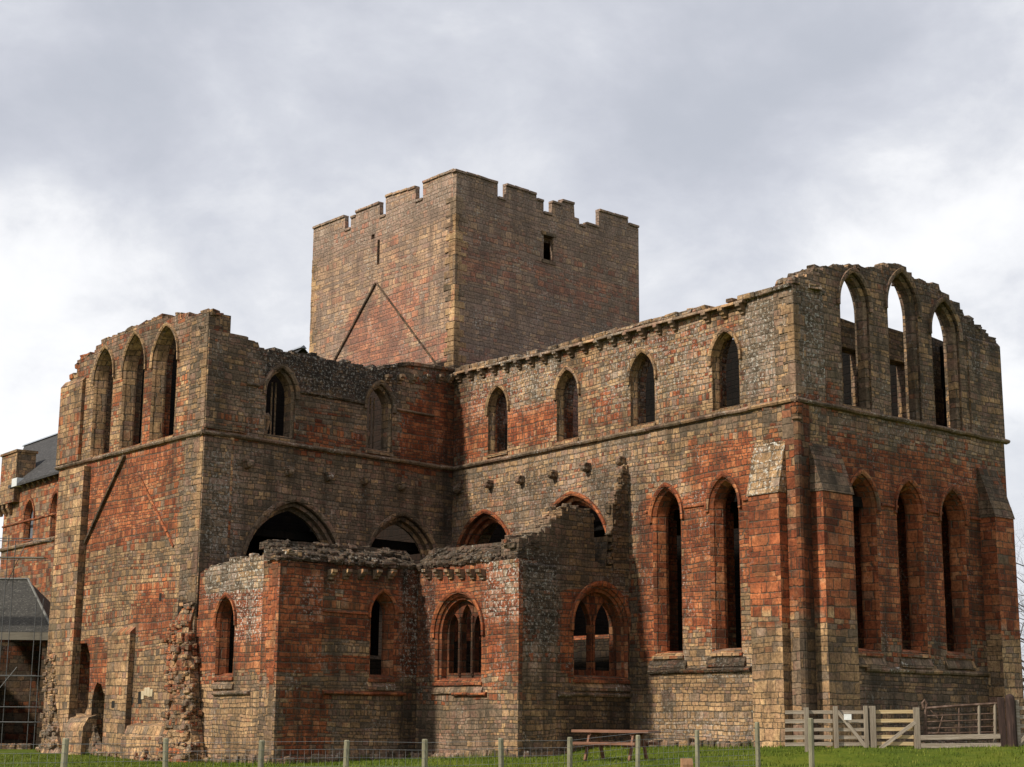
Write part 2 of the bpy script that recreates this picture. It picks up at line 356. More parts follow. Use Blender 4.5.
    if masks['pale'] is not None:
        lm = b.m('MAXIMUM', lm, masks['pale'])
        colr = b.mix(b.m('MULTIPLY', masks['pale'], b.m('MULTIPLY', b.sm(r3, .5, .7), .22)), colr, (.42, .38, .31))
    colr = b.mix(b.m('MULTIPLY', spk, lm), colr, (.58, .55, .48))
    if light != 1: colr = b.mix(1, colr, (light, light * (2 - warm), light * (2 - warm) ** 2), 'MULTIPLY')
    b.put(p.inputs['Base Color'], colr)
    hgt = b.m('ADD', b.m('MULTIPLY', stone, b.m('MULTIPLY_ADD', r2, .55, .55)), b.m('ADD', b.m('MULTIPLY', fn, .38), b.m('MULTIPLY', vf, .16)))
    b.put(p.inputs['Normal'], b.bump(hgt, .9, .035))
    return mt
def simple(name, stops, sc=3, rough=.85, bump=.01, stretch=(1, 1, 1), spec=.25, speck=None):
    mt, b, p = principled(name, rough, spec); oc = b.n.new('ShaderNodeTexCoord').outputs['Object']
    n = b.noise(b.vm('MULTIPLY', oc, stretch), sc, 6, .65); n2 = b.noise(b.vm('MULTIPLY', oc, stretch), sc * 7, 3, .6)
    c = b.ramp(b.m('ADD', b.m('MULTIPLY', b.sm(n, .25, .75), .75), b.m('MULTIPLY', n2, .25)), stops)
    if speck: c = b.mix(b.m('MULTIPLY', b.sm(b.noise(oc, speck[1], 3, .7), .56, .64), speck[2]), c, speck[0])
    b.put(p.inputs['Base Color'], c); b.put(p.inputs['Normal'], b.bump(b.m('ADD', n, n2), .8, bump)); return mt
# ================================================================== THE RUIN
priory = thing('ruined_priory', 'roofless red and buff sandstone priory ruin with a battlemented crossing tower and tall pointed windows', 'ruin', (pC.x, pC.y, .7))
def P(fr, *a): return fr.pt(*a)
def box_px(fr, x0, y0, x1, y1):
    a = fr.pt(x0, (y0 + y1) / 2); c = fr.pt(x1, (y0 + y1) / 2); m = (x0 + x1) / 2
    return (a[0], c[0], fr.pt(m, y1)[1], fr.pt(m, y0)[1])
def patch(fr, x0, y0, x1, y1, kind, am, so): return (*box_px(fr, x0, y0, x1, y1), kind, am, so)
class Win:
    def __init__(s, fr, xl, xr, apex, spring, sill, hood=.13, rise=1.45):
        m = (xl + xr) / 2; s.fr = fr; s.s0 = fr.pt(xl, (spring + sill) / 2)[0]; s.s1 = fr.pt(xr, (spring + sill) / 2)[0]
        s.z0 = fr.pt(m, sill)[1]; s.zsp = fr.pt(m, spring)[1]; s.za = fr.pt(*apex)[1] - hood
        s.c = (s.s0 + s.s1) / 2; s.zsp = min(s.zsp, s.za - rise * (s.s1 - s.s0) / 2)
    def hole(s): return arch(s.s0, s.s1, s.z0, s.zsp, s.za)
    def outline(s, ins, zb=None): return arch(s.s0, s.s1, s.z0, s.zsp, s.za, ins, zb=zb)
    def build(s, parent, mat, T, steps=((.0, 0), (.10, .35)), hood=True, name='window', extra=None, y0=0, hoodw=.13, hoodp=.10, sill=True, returns=0):
        mb = MB(); n = 10
        def at(L, y): return [(a, y0 + y, z) for a, z in L]
        loops = [at(s.outline(-.012, zb=-.012), 0.004)]
        for k, (ins, y) in enumerate(steps): loops.append(at(s.outline(ins, zb=(ins * .6 if ins > 0 else 0)), y + (-.012 if k == 0 else 0)))
        D = (.54 if T > 1 else T * .5 + .02) if steps[-1][1] > .31 or T < 1 else steps[-1][1] + .02; D = max(D, steps[-1][1] + .02); loops.append(at(s.outline(steps[-1][0], zb=steps[-1][0] * .6), D)); loops.append(at(s.outline(-.012, zb=-.012), D))
        mb.loft(loops)
        if hood:                                                   # the projecting drip over the arch
            A = [q for q in arch(s.s0, s.s1, s.z0, s.zsp, s.za, -.02)[2:]]; B = [q for q in arch(s.s0, s.s1, s.z0, s.zsp, s.za, -.02 - hoodw)[2:]]
            A = [(A[0][0], A[0][1] - .12)] + A + [(A[-1][0], A[-1][1] - .12)]; B = [(B[0][0], B[0][1] - .12)] + B + [(B[-1][0], B[-1][1] - .12)]
            v = []; f = []
            for (a, c) in zip(A, B): v += [(a[0], .02, a[1]), (a[0], -hoodp * .6, a[1]), ((a[0] + c[0]) / 2, -hoodp, (a[1] + c[1]) / 2), (c[0], -hoodp, c[1]), (c[0], .02, c[1])]
            K = len(A)
            for i in range(K - 1):
                for k in range(5): f.append((i * 5 + k, i * 5 + (k + 1) % 5, (i + 1) * 5 + (k + 1) % 5, (i + 1) * 5 + k))
            f.append((0, 1, 2, 3, 4)); f.append(tuple((K - 1) * 5 + k for k in range(5)))
            mb.add([(a, y + y0, z) for a, y, z in v], f)
        if sill:
            mb.prism([(.3, .10), (-.07, -.06), (-.07, -.15), (.3, -.15)], [s.s0 - .05, s.c - .1, s.c + .12, s.s1 + .05], .006, zf=lambda x: s.z0)
        if extra: extra(mb, s)
        return mb.build(name, mat, parent, s.fr.M)
def wide(q, wins, xa, xb, e=.8):
    for o in wins:
        if isinstance(o, Win) and o is not q and not (o.z0 > q.za or q.z0 > o.za): e = min(e, (abs(o.c - q.c) - (o.s1 - o.s0) / 2 - (q.s1 - q.s0) / 2) / 2 - .08)
    if q.za - q.z0 > 4: e = min(e, .34)
    e = max(.03, min(e, q.s0 - xa - .15, xb - q.s1 - .15)); return arch(q.s0, q.s1, q.z0, q.zsp, q.za, -e, zb=-.1)
def wall(name, fr, out, wins, T, mat, y0=0, rag=None, parent=None, topst=None, extra=None):
    sk = min(T * .5, .52) if name != 'choir_south_wall' else .46
    mb = MB()
    if any(isinstance(q, Win) for q in wins):                      # embrasures widen towards the inside
        mb.add(*plate(out, [q.hole() if isinstance(q, Win) else q for q in wins], sk, y0))
        xa, xb = min(q[0] for q in out), max(q[0] for q in out)
        mb.add(*plate([(min(max(a, xa + .02), xb - .02), c - .01) for a, c in out], [wide(q, wins, xa, xb) if isinstance(q, Win) else q for q in wins], T - sk + .02, y0 + sk - .02))
    else: mb.add(*plate(out, wins, T, y0))
    if extra: extra(mb)
    return mb.build(name, mat, parent or priory, fr.M)
def course(fr, parent, s0, s1, z, mat, p=.13, name='string_course', hgt=.20, seed=1, gaps=()):
    rnd = random.Random(seed); mb = MB(); x = s0
    while x < s1 - .05:
        e = min(s1, x + rnd.uniform(.7, 1.15)); dz = rnd.uniform(-.012, .012); dp = rnd.uniform(-.02, .01)
        if e > s1 - .3: e = s1
        if True:
            mb.prism([(.02, z + hgt * .45), (-p * .9 - dp, z + .02), (-p - dp, z - .03), (-p * .75 - dp, z - hgt * .45), (-.0, z - hgt * .62), (.02, z - hgt * .62)], [x, (x + e) / 2, e + .003], .006, zf=lambda q: dz, rnd=rnd)
        x = e
    return mb.build(name, mat, parent, fr.M)
def coping_stones(mb, fr, line, T, seed=0, h=.08, over=.06, y0=0):
    rnd = random.Random(seed)
    for (x0, z0), (x1, z1) in zip(line, line[1:]):
        L = x1 - x0
        if L < .15: continue
        n = max(1, int(L / .62))
        for i in range(n):
            a = x0 + L * i / n; c = x0 + L * (i + 1) / n; z = z0 + (z1 - z0) * (i + .5) / n
            if rnd.random() < .06: continue
            mb.bbox(((a + c) / 2, y0 + T / 2 + rnd.uniform(-.02, .02), z + h * .4), ((c - a) / 2 - .012, T / 2 + over, h * rnd.uniform(.45, .8)), Matrix.Rotation(-math.atan2(z1 - z0, L) + rnd.uniform(-.03, .03), 3, 'Y'), .25, .06, rnd)
G0 = -.6
# ---- materials of the walls
sur_buff = masonry('dressed_buff_stone', .5, .30, ((0, .06), (20, .06)), .25, lichen=.25, fine=.7)
sur_olive = masonry('dressed_olive_stone', .5, .30, ((0, .05), (20, .05)), .75, lichen=.3, fine=.9)
sur_red = masonry('dressed_red_stone', .5, .27, ((0, .15), (1.9, .2), (2.3, .95), (20, .95)), .5, lichen=.12, fine=.7)
sur_red2 = masonry('dressed_red_lancet_stone', .5, .27, ((0, -.3), (3.35, -.3), (3.9, .85), (20, .98)), .5, lichen=.12, fine=.7)
darkst = masonry('dark_drip_stone', .8, .4, ((0, .15), (20, .15)), .9, lichen=.1, light=.45)
str_mat = masonry('weathered_string_stone', .8, .4, ((0, .06), (20, .06)), .8, lichen=.9)
rub_mat = masonry('rubble_core_stone', .30, .17, ((0, .22), (20, .18)), .6, lichen=.5, rubble=.5)
rub_red = masonry('red_rubble_core_stone', .30, .17, ((0, .25), (4, .45), (20, .6)), .45, lichen=.3, rubble=.5)
lich_mat = masonry('lichened_coping_stone', .45, .13, ((0, .15), (20, .15)), .9, lichen=.9, light=.62, rubble=.5, patches=((-50, 50, -5, 30, 'crust', .3, .1),))
int_shade_mat = masonry('interior_stone', .40, .22, ((0, .35), (20, .25)), .9, light=.20, lichen=0, patches=((-99, 99, -9, 40, 'damp_shade', .93, .1),))  # painted nearly black, standing in for shade inside the ruin
mCI = masonry('choir_south_stone', .30, .165, ((0, .12), (2.6, .10), (4.6, .42), (7, .36), (10.5, .20), (11.9, .36), (16, .30)), .40, patches=((-2, fCI.pt(618, 650)[0], -3, 5.2, 'damp_shade', .95, .25),  # first patch: shade painted on the stretch inside the chapel
    patch(fCI, 690, 440, 752, 520, 'red', .85, .5), patch(fCI, 684, 500, 722, 625, 'red', .95, .3), patch(fCI, 640, 500, 668, 660, 'red', .9, .3), patch(fCI, 742, 490, 758, 590, 'red', .5, .3),
    patch(fCI, 450, 400, 500, 456, 'red', .55, .6), patch(fCI, 505, 405, 560, 440, 'red', .55, .5), patch(fCI, 590, 385, 625, 425, 'red', .2, .5), patch(fCI, 745, 290, 800, 392, 'grey', .7, .4), patch(fCI, 745, 290, 800, 392, 'red', -.25, .4),
    patch(fCI, 740, 290, 800, 390, 'pale', .7, .5), patch(fCI, 470, 355, 560, 410, 'pale', .75, .6), patch(fCI, 600, 320, 712, 400, 'pale', .6, .6), patch(fCI, 455, 450, 640, 560, 'pale', .3, .6), patch(fCI, 500, 470, 650, 520, 'grey', .3, .6),
    patch(fCI, 440, 370, 465, 500, 'damp_shade', .5, .35), patch(fCI, 645, 672, 770, 700, 'damp_shade', .25, .4), patch(fCI, 600, 470, 650, 700, 'damp_shade', .35, .3), patch(fCI, 640, 715, 790, 745, 'pale', .4, .3), patch(fCI, 702, 655, 758, 680, 'pale', .6, .2)), lichen=.5)
mCG = masonry('gable_stone', .32, .17, ((0, .04), (2.9, .03), (4.2, .22), (5.1, .97), (8.5, .97), (9.8, .80), (10.7, .45), (11.5, .10), (18, .10)), .75, patches=(
    patch(fCG, 840, 420, 1000, 470, 'red', .10, .5), patch(fCG, 835, 330, 885, 400, 'grey', .1, .5), patch(fCG, 800, 360, 840, 410, 'red', .3, .5), patch(fCG, 868, 425, 980, 450, 'pale', .35, .4), patch(fCG, 860, 672, 1000, 745, 'damp_shade', .3, .4), patch(fCG, 850, 600, 1000, 668, 'red', .22, .4),
    patch(fCG, 800, 262, 960, 290, 'crust', .35, .3), patch(fCG, 950, 300, 1010, 350, 'crust', .45, .3), patch(fCG, 965, 500, 1000, 745, 'damp_shade', .35, .4)), lichen=.45, light=.95)
mLT = masonry('transept_end_stone', .28, .165, ((-1, .22), (5.5, .28), (7.6, .42), (8.3, .85), (11.3, .80), (11.8, .42), (20, .36)), .28, patches=(
    patch(fLT, 175, 440, 205, 740, 'red', -.45, .35), patch(fLT, 55, 455, 78, 760, 'red', -.35, .3), patch(fLT, 150, 470, 190, 520, 'red', -.15, .5), patch(fLT, 135, 580, 200, 640, 'red', .38, .6), patch(fLT, 68, 640, 110, 690, 'red', .5, .3), patch(fLT, 125, 350, 160, 440, 'red', .3, .4),
    patch(fLT, 150, 480, 205, 575, 'grey', .25, .5), patch(fLT, 60, 330, 205, 360, 'grey', .7, .4), patch(fLT, 120, 740, 205, 765, 'damp_shade', .4, .3)), lichen=.3, warm=1.03)
mLI = masonry('transept_side_stone', .31, .165, ((0, .08), (8, .08), (11, .12), (11.7, .30), (20, .26)), .8, patches=((-9, 20, -3, 5.6, 'damp_shade', .95, .3),  # first patch blackens the foot as painted shade within the chapel
    patch(fLI, 262, 340, 400, 398, 'crust', .85, .35), patch(fLI, 400, 410, 460, 470, 'red', .65, .5), patch(fLI, 420, 380, 460, 420, 'red', .4, .4), patch(fLI, 300, 400, 365, 440, 'red', .12, .4), patch(fLI, 290, 442, 460, 470, 'red', .15, .2), patch(fLI, 205, 450, 240, 560, 'pale', .55, .3), patch(fLI, 245, 345, 275, 440, 'pale', .3, .2), patch(fLI, 440, 370, 460, 540, 'damp_shade', .55, .35), patch(fLI, 225, 440, 460, 460, 'damp_shade', .25, .3)), lichen=.35, light=.9)
mK1 = masonry('tower_left_stone', .46, .20, ((12, .95), (15.8, .95), (16.8, .30), (25, .25)), .35, patches=((-99, 99, -5, 16.6, 'damp_shade', .99, .1),patch(fK1, 345, 290, 430, 345, 'red', .25, .5), patch(fK1, 340, 345, 470, 380, 'red', .4, .3), patch(fK1, 350, 300, 410, 350, 'grey', -.5, .4), patch(fK1, 350, 305, 404, 365, 'red', .4, .35), patch(fK1, 310, 205, 460, 240, 'grey', .7, .3), patch(fK1, 310, 190, 460, 228, 'pale', .35, .3)), lichen=.6, light=1.05, wash=((.42, .29, .235), .28))  # lower face blackened, painting the shade seen through transept openings
mK2 = masonry('tower_right_stone', .46, .20, ((12, .85), (16, .62), (17.5, .26), (21, .34), (25, .10)), .7, patches=((-99, 99, -5, 14.2, 'damp_shade', .97, .2),patch(fK2, 455, 180, 640, 215, 'pale', .2, .3), patch(fK2, 455, 250, 640, 300, 'red', .15, .6)), lichen=.6, wash=((.36, .25, .20), .38))  # below the roofline the colour carries painted shade, choir side
def chap(nm, fr, extra=(), **k): return masonry(nm, .30, .165, ((0, .10), (1.9, .12), (2.9, .45), (3.15, .97), (5.8, .95), (7.5, .55)), .5, patches=extra, **k)
m01 = chap('chapel_west_stone', f01, (patch(f01, 232, 560, 280, 640, 'pale', 1, .3), patch(f01, 205, 560, 235, 600, 'grey', .4, .3), patch(f01, 205, 550, 285, 592, 'red', -.9, .25), patch(f01, 205, 550, 285, 600, 'pale', .7, .25), patch(f01, 205, 690, 280, 765, 'grey', -.3, .3)))
m12 = chap('chapel_south_stone', f12, (patch(f12, 278, 545, 418, 575, 'damp_shade', .6, .2), patch(f12, 300, 575, 322, 620, 'pale', .5, .2), patch(f12, 320, 640, 375, 655, 'red', -.9, .1), patch(f12, 320, 678, 372, 690, 'red', -.6, .1), patch(f12, 322, 590, 350, 612, 'red', -.4, .2), patch(f12, 400, 565, 422, 765, 'damp_shade', .5, .3), patch(f12, 278, 690, 330, 770, 'red', .6, .3), patch(f12, 400, 560, 420, 680, 'pale', .6, .2)), light=.9)
m23 = chap('chapel_bay_stone', f23, (patch(f23, 485, 556, 522, 620, 'pale', .8, .3), patch(f23, 485, 556, 522, 600, 'red', -.4, .2), patch(f23, 417, 560, 436, 700, 'crust', .5, .2), patch(f23, 417, 690, 490, 765, 'grey', .5, .3)), )
m34 = chap('chapel_east_stone', f34, (patch(f34, 515, 520, 565, 680, 'grey', .9, .3), patch(f34, 515, 540, 560, 690, 'red', -.7, .3), patch(f34, 520, 440, 650, 590, 'red', -1, .2), patch(f34, 520, 550, 560, 640, 'crust', .7, .35), patch(f34, 560, 500, 650, 590, 'damp_shade', .35, .3), patch(f34, 520, 560, 560, 660, 'pale', .5, .3), patch(f34, 560, 695, 640, 745, 'damp_shade', .55, .3)), lichen=.5, light=.9)

# ---- crossing tower
tower_T = .22
def tower_side(fr, merl, mat, holes=(), nm='tower_wall', extra=None):
    e = .008; out = [(e, G0), (fr.L - e, G0)] + [(max(e, min(fr.L - e, a)), z) for a, z in reversed(merl)]
    return wall(nm, fr, out, list(holes), tower_T, mat, extra=extra)
def cv(L, ox, oy, k): return [(ox + a / k, oy + b / k) for a, b in L]
m2 = fK2.pts(cv([(455, 30), (515, 46), (575, 66), (575, 106), (598, 112), (598, 70), (640, 82), (682, 97), (683, 110), (702, 116), (702, 146), (725, 154), (725, 120), (750, 122), (752, 114), (786, 122), (788, 158), (800, 162), (802, 182), (818, 186), (820, 178), (855, 186), (855, 140), (895, 152), (935, 163), (937, 176), (965, 190)], 290, 160, 2.768))
m1 = fK1.pts(cv([(65, 190), (110, 173), (152, 157), (152, 197), (168, 192), (169, 160), (182, 158), (182, 146), (215, 133), (248, 120), (248, 161), (265, 155), (265, 102), (305, 90), (348, 77), (348, 117), (368, 110), (368, 65), (410, 47), (455, 30)], 290, 160, 2.768))
def cop(fr, merl, seed):
    rnd = random.Random(seed)
    def ex(mb):
        for (x0, z0), (x1, z1) in zip(merl, merl[1:]):
            if x1 - x0 < .3: continue
            n = max(1, round((x1 - x0) / .6))
            for i in range(n):
                a = x0 + (x1 - x0) * i / n; c = x0 + (x1 - x0) * (i + 1) / n; z = z0 + (z1 - z0) * (i + .5) / n
                mb.bbox(((a + c) / 2, tower_T / 2 - .02, z + .035), ((c - a) / 2 - .01, tower_T / 2 + .05, .06), Matrix.Rotation(rnd.uniform(-.02, .02), 3, 'Y'), .25, .05, rnd)
    return ex
b = box_px(fK2, 543.6, 235, 553.5, 260.5)
hole2 = [(b[0], b[2]), (b[1], b[2]), (b[1], b[3]), (b[0], b[3])]
sl_ = box_px(fK1, 377.4, 240, 379.4, 264.5); hole1 = [(sl_[0] - .02, sl_[2]), (sl_[1] + .02, sl_[2]), (sl_[1] + .02, sl_[3]), (sl_[0] - .02, sl_[3])]
sq = box_px(fK1, 371.3, 234.5, 374.6, 239); hole1b = [(sq[0], sq[2]), (sq[1], sq[2]), (sq[1], sq[3]), (sq[0], sq[3])]
tw2 = tower_side(fK2, m2, mK2, [hole2], extra=cop(fK2, m2, 3)); tw1 = tower_side(fK1, m1, mK1, [hole1, hole1b], extra=cop(fK1, m1, 4))
mb = MB(); mb.prism([(-.03, -.05), (-.03, .12), (.3, .12), (.3, -.05)], [b[0] - .15, b[1] + .15], zf=lambda x: b[3]); mb.build('lintel', sur_olive, tw2, fK2.M); mb = MB(); mb.prism([(-.05, -.16), (-.05, 0), (.3, .06), (.3, -.16)], [b[0] - .1, b[1] + .1], zf=lambda x: b[2]); mb.build('sill', sur_olive, tw2, fK2.M)
pKO = pKL + (pKR - pK); fK3 = Frame(pKR, pKO); fK4 = Frame(pKO, pKL)
for fr, mt in ((fK3, mK2), (fK4, mK1)):
    z = ZT; out = [(.01, G0), (fr.L - .01, G0)]; n = 5; wd = fr.L / (n * 2 - 1) ; top = []
    for i in range(n * 2 - 1):
        h = z if i % 2 == 0 else z - .95; a = .01 + i * wd if i else .01; top += [(max(.01, i * wd * .99 + .01), h), (min(fr.L - .01, (i + 1) * wd * .99), h)]
    wall('tower_wall', fr, out + top[::-1], [], tower_T, mt)
mb = MB(); q = [pK, pKR, pKO, pKL]; cen = sum(q, Vector((0, 0))) / 4; q = [cen + (x - cen) * .93 for x in q]
mb.add([(x.x, x.y, ZT - 1.9) for x in q] + [(x.x, x.y, ZT - 1.6) for x in q], [(0, 1, 2, 3), (4, 5, 6, 7), (0, 1, 5, 4), (1, 2, 6, 5), (2, 3, 7, 6), (3, 0, 4, 7)]); mb.build('tower_roof', str_mat, priory)
def bar_on(fr, a, c, wd, pr, mat, parent, name, px=True, seed=0):
    (x0, z0), (x1, z1) = (fr.pt(*a), fr.pt(*c)) if px else (a, c); mb = MB(); L = math.hypot(x1 - x0, z1 - z0); an = -math.atan2(z1 - z0, x1 - x0); n = max(2, int(L / .7)); rnd = random.Random(seed)
    for i in range(n):
        t = (i + .5) / n; mb.bbox((x0 + (x1 - x0) * t, -pr / 2 + .02 + rnd.uniform(-.008, .008), z0 + (z1 - z0) * t), (L / n / 2 - .003, pr / 2 + .02, wd / 2), Matrix.Rotation(an, 3, 'Y'), .2, .04, rnd)
    return mb.build(name, mat, parent, fr.M)
bar_on(fK1, (335, 360.5), (376.4, 283), .10, .08, darkst, tw1, 'roof_crease'); bar_on(fK1, (376.8, 283), (440, 369), .09, .05, darkst, tw1, 'roof_crease')

# ---- choir south wall
T_C = 1.45
ci = lambda x, y: (420 + x / 3.836, 320 + y / 3.836)
cu = [Win(fCI, 488.3, 507.6, (498.2, 383.9), 403.4, 452.3), Win(fCI, 556.9, 578.3, (567.5, 366.9), 386.5, 439.4), Win(fCI, 630.6, 655, (642.5, 349.2), 369.5, 424), Win(fCI, 712.4, 739.5, (725.6, 328.2), 348.8, 408)]
cl = [Win(fCI, 653.5, 682, (667.3, 483.8), 510.4, 654.4), Win(fCI, 711, 740.2, (725.2, 472.9), 501, 651.3)]
ca = [Win(fCI, 455.5, 513, (482.6, 511.4), 553, 640, .1, 1.18), Win(fCI, 536, 610, (571.5, 493.2), 532, 640, .1, 1.18)]
topCI = fCI.pts([(453.8, 371.5), (500, 361), (560, 347), (620, 330.5), (680, 315), (740, 299.5), (775, 290), (796, 284)])
topCI[0] = (.01, topCI[0][1]); topCI[-1] = (fCI.L - .008, topCI[-1][1])
flat = [(a, z - .05) for a, z in topCI]
out = [(.01, G0), (fCI.L - .008, G0)] + flat[::-1]
wCI = wall('choir_south_wall', fCI, out, cu + cl + ca, T_C, mCI, extra=lambda mb: (coping_stones(mb, fCI, flat, T_C, 5, .13, .14), stones(mb, flat, (.2, .2, .07), .3, 6, (.1, T_C), .5, .12)))
for q in cu: q.build(wCI, sur_buff, T_C, ((0, 0), (.0, .08), (.05, .26), (.05, .30)), returns=1)
for q in cl: q.build(wCI, sur_red2, T_C, ((0, 0), (.09, .09), (.09, .12), (.20, .42)), hoodw=.14)
for q in ca: q.build(wCI, sur_red, T_C, ((0, 0), (.0, .16), (.14, .18), (.14, .40), (.28, .43)), hood=True, sill=False, name='arch')
course(fCI, wCI, .05, fCI.L + .12, ZS, str_mat, .15, seed=3)
a0 = fCI.pt(652, 671)[0]; course(fCI, wCI, a0 - .1, fCI.pt(752, 669)[0], 1.52 + EYE, lich_mat, .14, seed=4)
# drips linking the lancet heads
for x0, x1, y in ((646, 651, 512), (684.5, 708, 507.5), (743.5, 750, 500)):
    p0 = fCI.pt(x0, y); p1 = fCI.pt(x1, y); course(fCI, wCI, p0[0], p1[0], p0[1], sur_red, .08, seed=2, hgt=.12)
# sloping sills under the lancets
for q in cl:
    mb = MB(); mb.prism([(.10, 0.02), (-.11, -.42), (-.11, -.50), (.10, -.55)], [q.s0 - .22, q.s0 + .2, q.c + .1, q.s1 + .2], .012, zf=lambda x: q.z0); mb.build('sill', lich_mat, wCI, fCI.M)
def corbel(fr, parent, s, z, mat, sz=(.16, .34, .16), seed=0, kind='rough'):
    rnd = random.Random(seed); mb = MB()
    if kind == 'rough':
        mb.tube([(s, .1, z), (s, -sz[1] * .5, z), (s, -sz[1] * .85, z + .01), (s, -sz[1], z + .02)], [sz[2] * .95, sz[2] * 1.05, sz[2] * .8, sz[2] * .35], 7)
        mb.bbox((s, -sz[1] * .35, z + sz[2] * .75), (sz[0] * 1.05, sz[1] * .5, sz[2] * .35), None, .3, .15, rnd)
    else:
        mb.prism([(.03, .0), (-.30, .0), (-.30, -.10), (-.22, -.15), (-.19, -.22), (-.10, -.26), (-.09, -.33), (.03, -.36)], [s - .10 + rnd.uniform(-.01, .01), s + .10 + rnd.uniform(-.01, .01)], zf=lambda x: z)
    return mb.build('corbel', mat, parent, fr.M)
for k, (x, y) in enumerate([(457.8, 489.4), (488.3, 484.8), (519.6, 480.3), (552.4, 475), (585.5, 468), (620.7, 461.6)]): q = fCI.pt(x, y, -.13); corbel(fCI, wCI, q[0], q[1], str_mat, seed=k)
n = 21; s_a = fCI.pt(461, 371)[0]; s_b = fCI.pt(743, 305)[0]
for k in range(n):
    s_ = s_a + (s_b - s_a) * k / (n - 1); z_ = 13.95 + EYE - .36 - .3
    for (xa, za), (xb, zb) in zip(topCI, topCI[1:]):
        if xa <= s_ <= xb: z_ = za + (zb - za) * (s_ - xa) / (xb - xa) - .20
    if k in (17,): continue
    corbel(fCI, wCI, s_, z_, str_mat, seed=k, kind='cut')
mb = MB(); mb.prism([(.02, -.10), (-.20, -.10), (-.24, -.16), (-.24, -.20), (.02, -.20)], [s_a - .3 + (s_b - s_a + .5) * k / 22 for k in range(23)], .012, zf=lambda x: np.interp(x, [q[0] for q in topCI], [q[1] for q in topCI])); mb.build('corbel_table', str_mat, wCI, fCI.M)
def buttress(fr, parent, s0, s1, zlo, ztop, p, mat, capm, z0=G0, p2=None, name='buttress', capn=4):
    """p out at the foot, sloping back to the wall between zlo and ztop"""
    pt_ = .02 if p2 is None else -p2
    mb = MB(); mb.prism([(.05, z0), (-p, z0), (-p, zlo), (.05, zlo)], [s0, s1]); o = mb.build(name, mat, parent, fr.M)
    mb = MB(); rnd = random.Random(int(s0 * 7) % 91)
    for k in range(capn):                                           # courses of the weathering, each a hair proud of the next
        za = zlo + (ztop - zlo) * k / capn; zb = zlo + (ztop - zlo) * (k + 1) / capn; ya = -p - .05 + (p) * k / capn; yb = -p - .05 + (p) * (k + 1) / capn
        mb.prism([(.04, za + .004), (ya, za + .004), (yb - .012, zb), (.04, zb)], [s0 - .03 + (s1 - s0) * .12 * k / capn * 0, (s0 + s1) / 2 + rnd.uniform(-.2, .2), s1 + .03 - .004 * k], .004, rnd=rnd)
    mb.build('weathering', capm, o, fr.M); return o
mBut = masonry('buttress_stone', .50, .25, ((0, .03), (3.3, .04), (4.3, .25), (5.2, .85), (8.7, .9), (10, .6)), .15, lichen=.12, fine=.7, patches=((-99, 99, 3, 10, 'grey', .2, .4),))
mShaft = masonry('corner_shaft_stone', .6, .28, ((0, .03), (3.3, .04), (4.3, .25), (5.2, .7), (8.7, .8), (10, .5)), .6, lichen=.12, light=.8, patches=((-9, 9, -5, 30, 'damp_shade', .35, .3),))
capA = masonry('pale_weathering_stone', .45, .26, ((0, .0), (20, .0)), .2, lichen=1, patches=((-50, 50, -5, 30, 'pale', .8, .2),))
capB = masonry('dull_weathering_stone', .45, .22, ((0, .28), (20, .28)), .9, lichen=.2, light=.7)
pA = .42
s0 = fCI.pt(749.5, 560, -pA)[0]; s1 = fCI.pt(780.3, 560, -pA)[0]
butA = buttress(fCI, priory, s0, s1, fCI.pt(765, 494, -pA)[1], fCI.pt(772, 443)[1], pA, mBut, capA)
pB = .55
s0 = fCG.pt(825, 560, -pB)[0]; s1 = fCG.pt(855, 560, -pB)[0]
butB = buttress(fCG, priory, s0, s1, fCG.pt(840, 493, -pB)[1], fCG.pt(826, 446)[1], pB, mBut, capB)
pG_ = .62
s0 = fCG.pt(999.5, 600, -pG_)[0]; s1 = fCG.pt(1018.2, 600, -pG_)[0]
butG = buttress(fCG, priory, s0, s1, fCG.pt(1007, 518.5, -pG_)[1], fCG.pt(994, 471)[1], pG_, mBut, capB)
# clasping corner of the choir with its roll shaft
mb = MB(); zt = ZS - .2
mb.tube([(0, 0, G0), (0, 0, zt - .55), (0, 0, zt - .5), (0, 0, zt - .42), (0, 0, zt - .3), (0, 0, zt)], [.12, .12, .18, .14, .19, .23], 8); mb.build('corner_shaft', mShaft, priory, Matrix.Translation((pC.x - .10 * fCI.n.x - .10 * fCG.n.x, pC.y - .10 * fCI.n.y - .10 * fCG.n.y, 0)), smooth=False)
for ang_f, sgn in ((fCI, -1),):
    s0 = fCI.L - .62; mb = MB(); mb.prism([(.05, G0), (-.07, G0), (-.07, ZS - .15), (.05, ZS - .15)], [s0 + .05, fCI.L - .02]); mb.build('pilaster', mShaft, priory, fCI.M)
mb = MB(); mb.prism([(.05, G0), (-.07, G0), (-.07, ZS - .15), (.05, ZS - .15)], [.02, .55]); mb.build('pilaster', mShaft, priory, fCG.M)

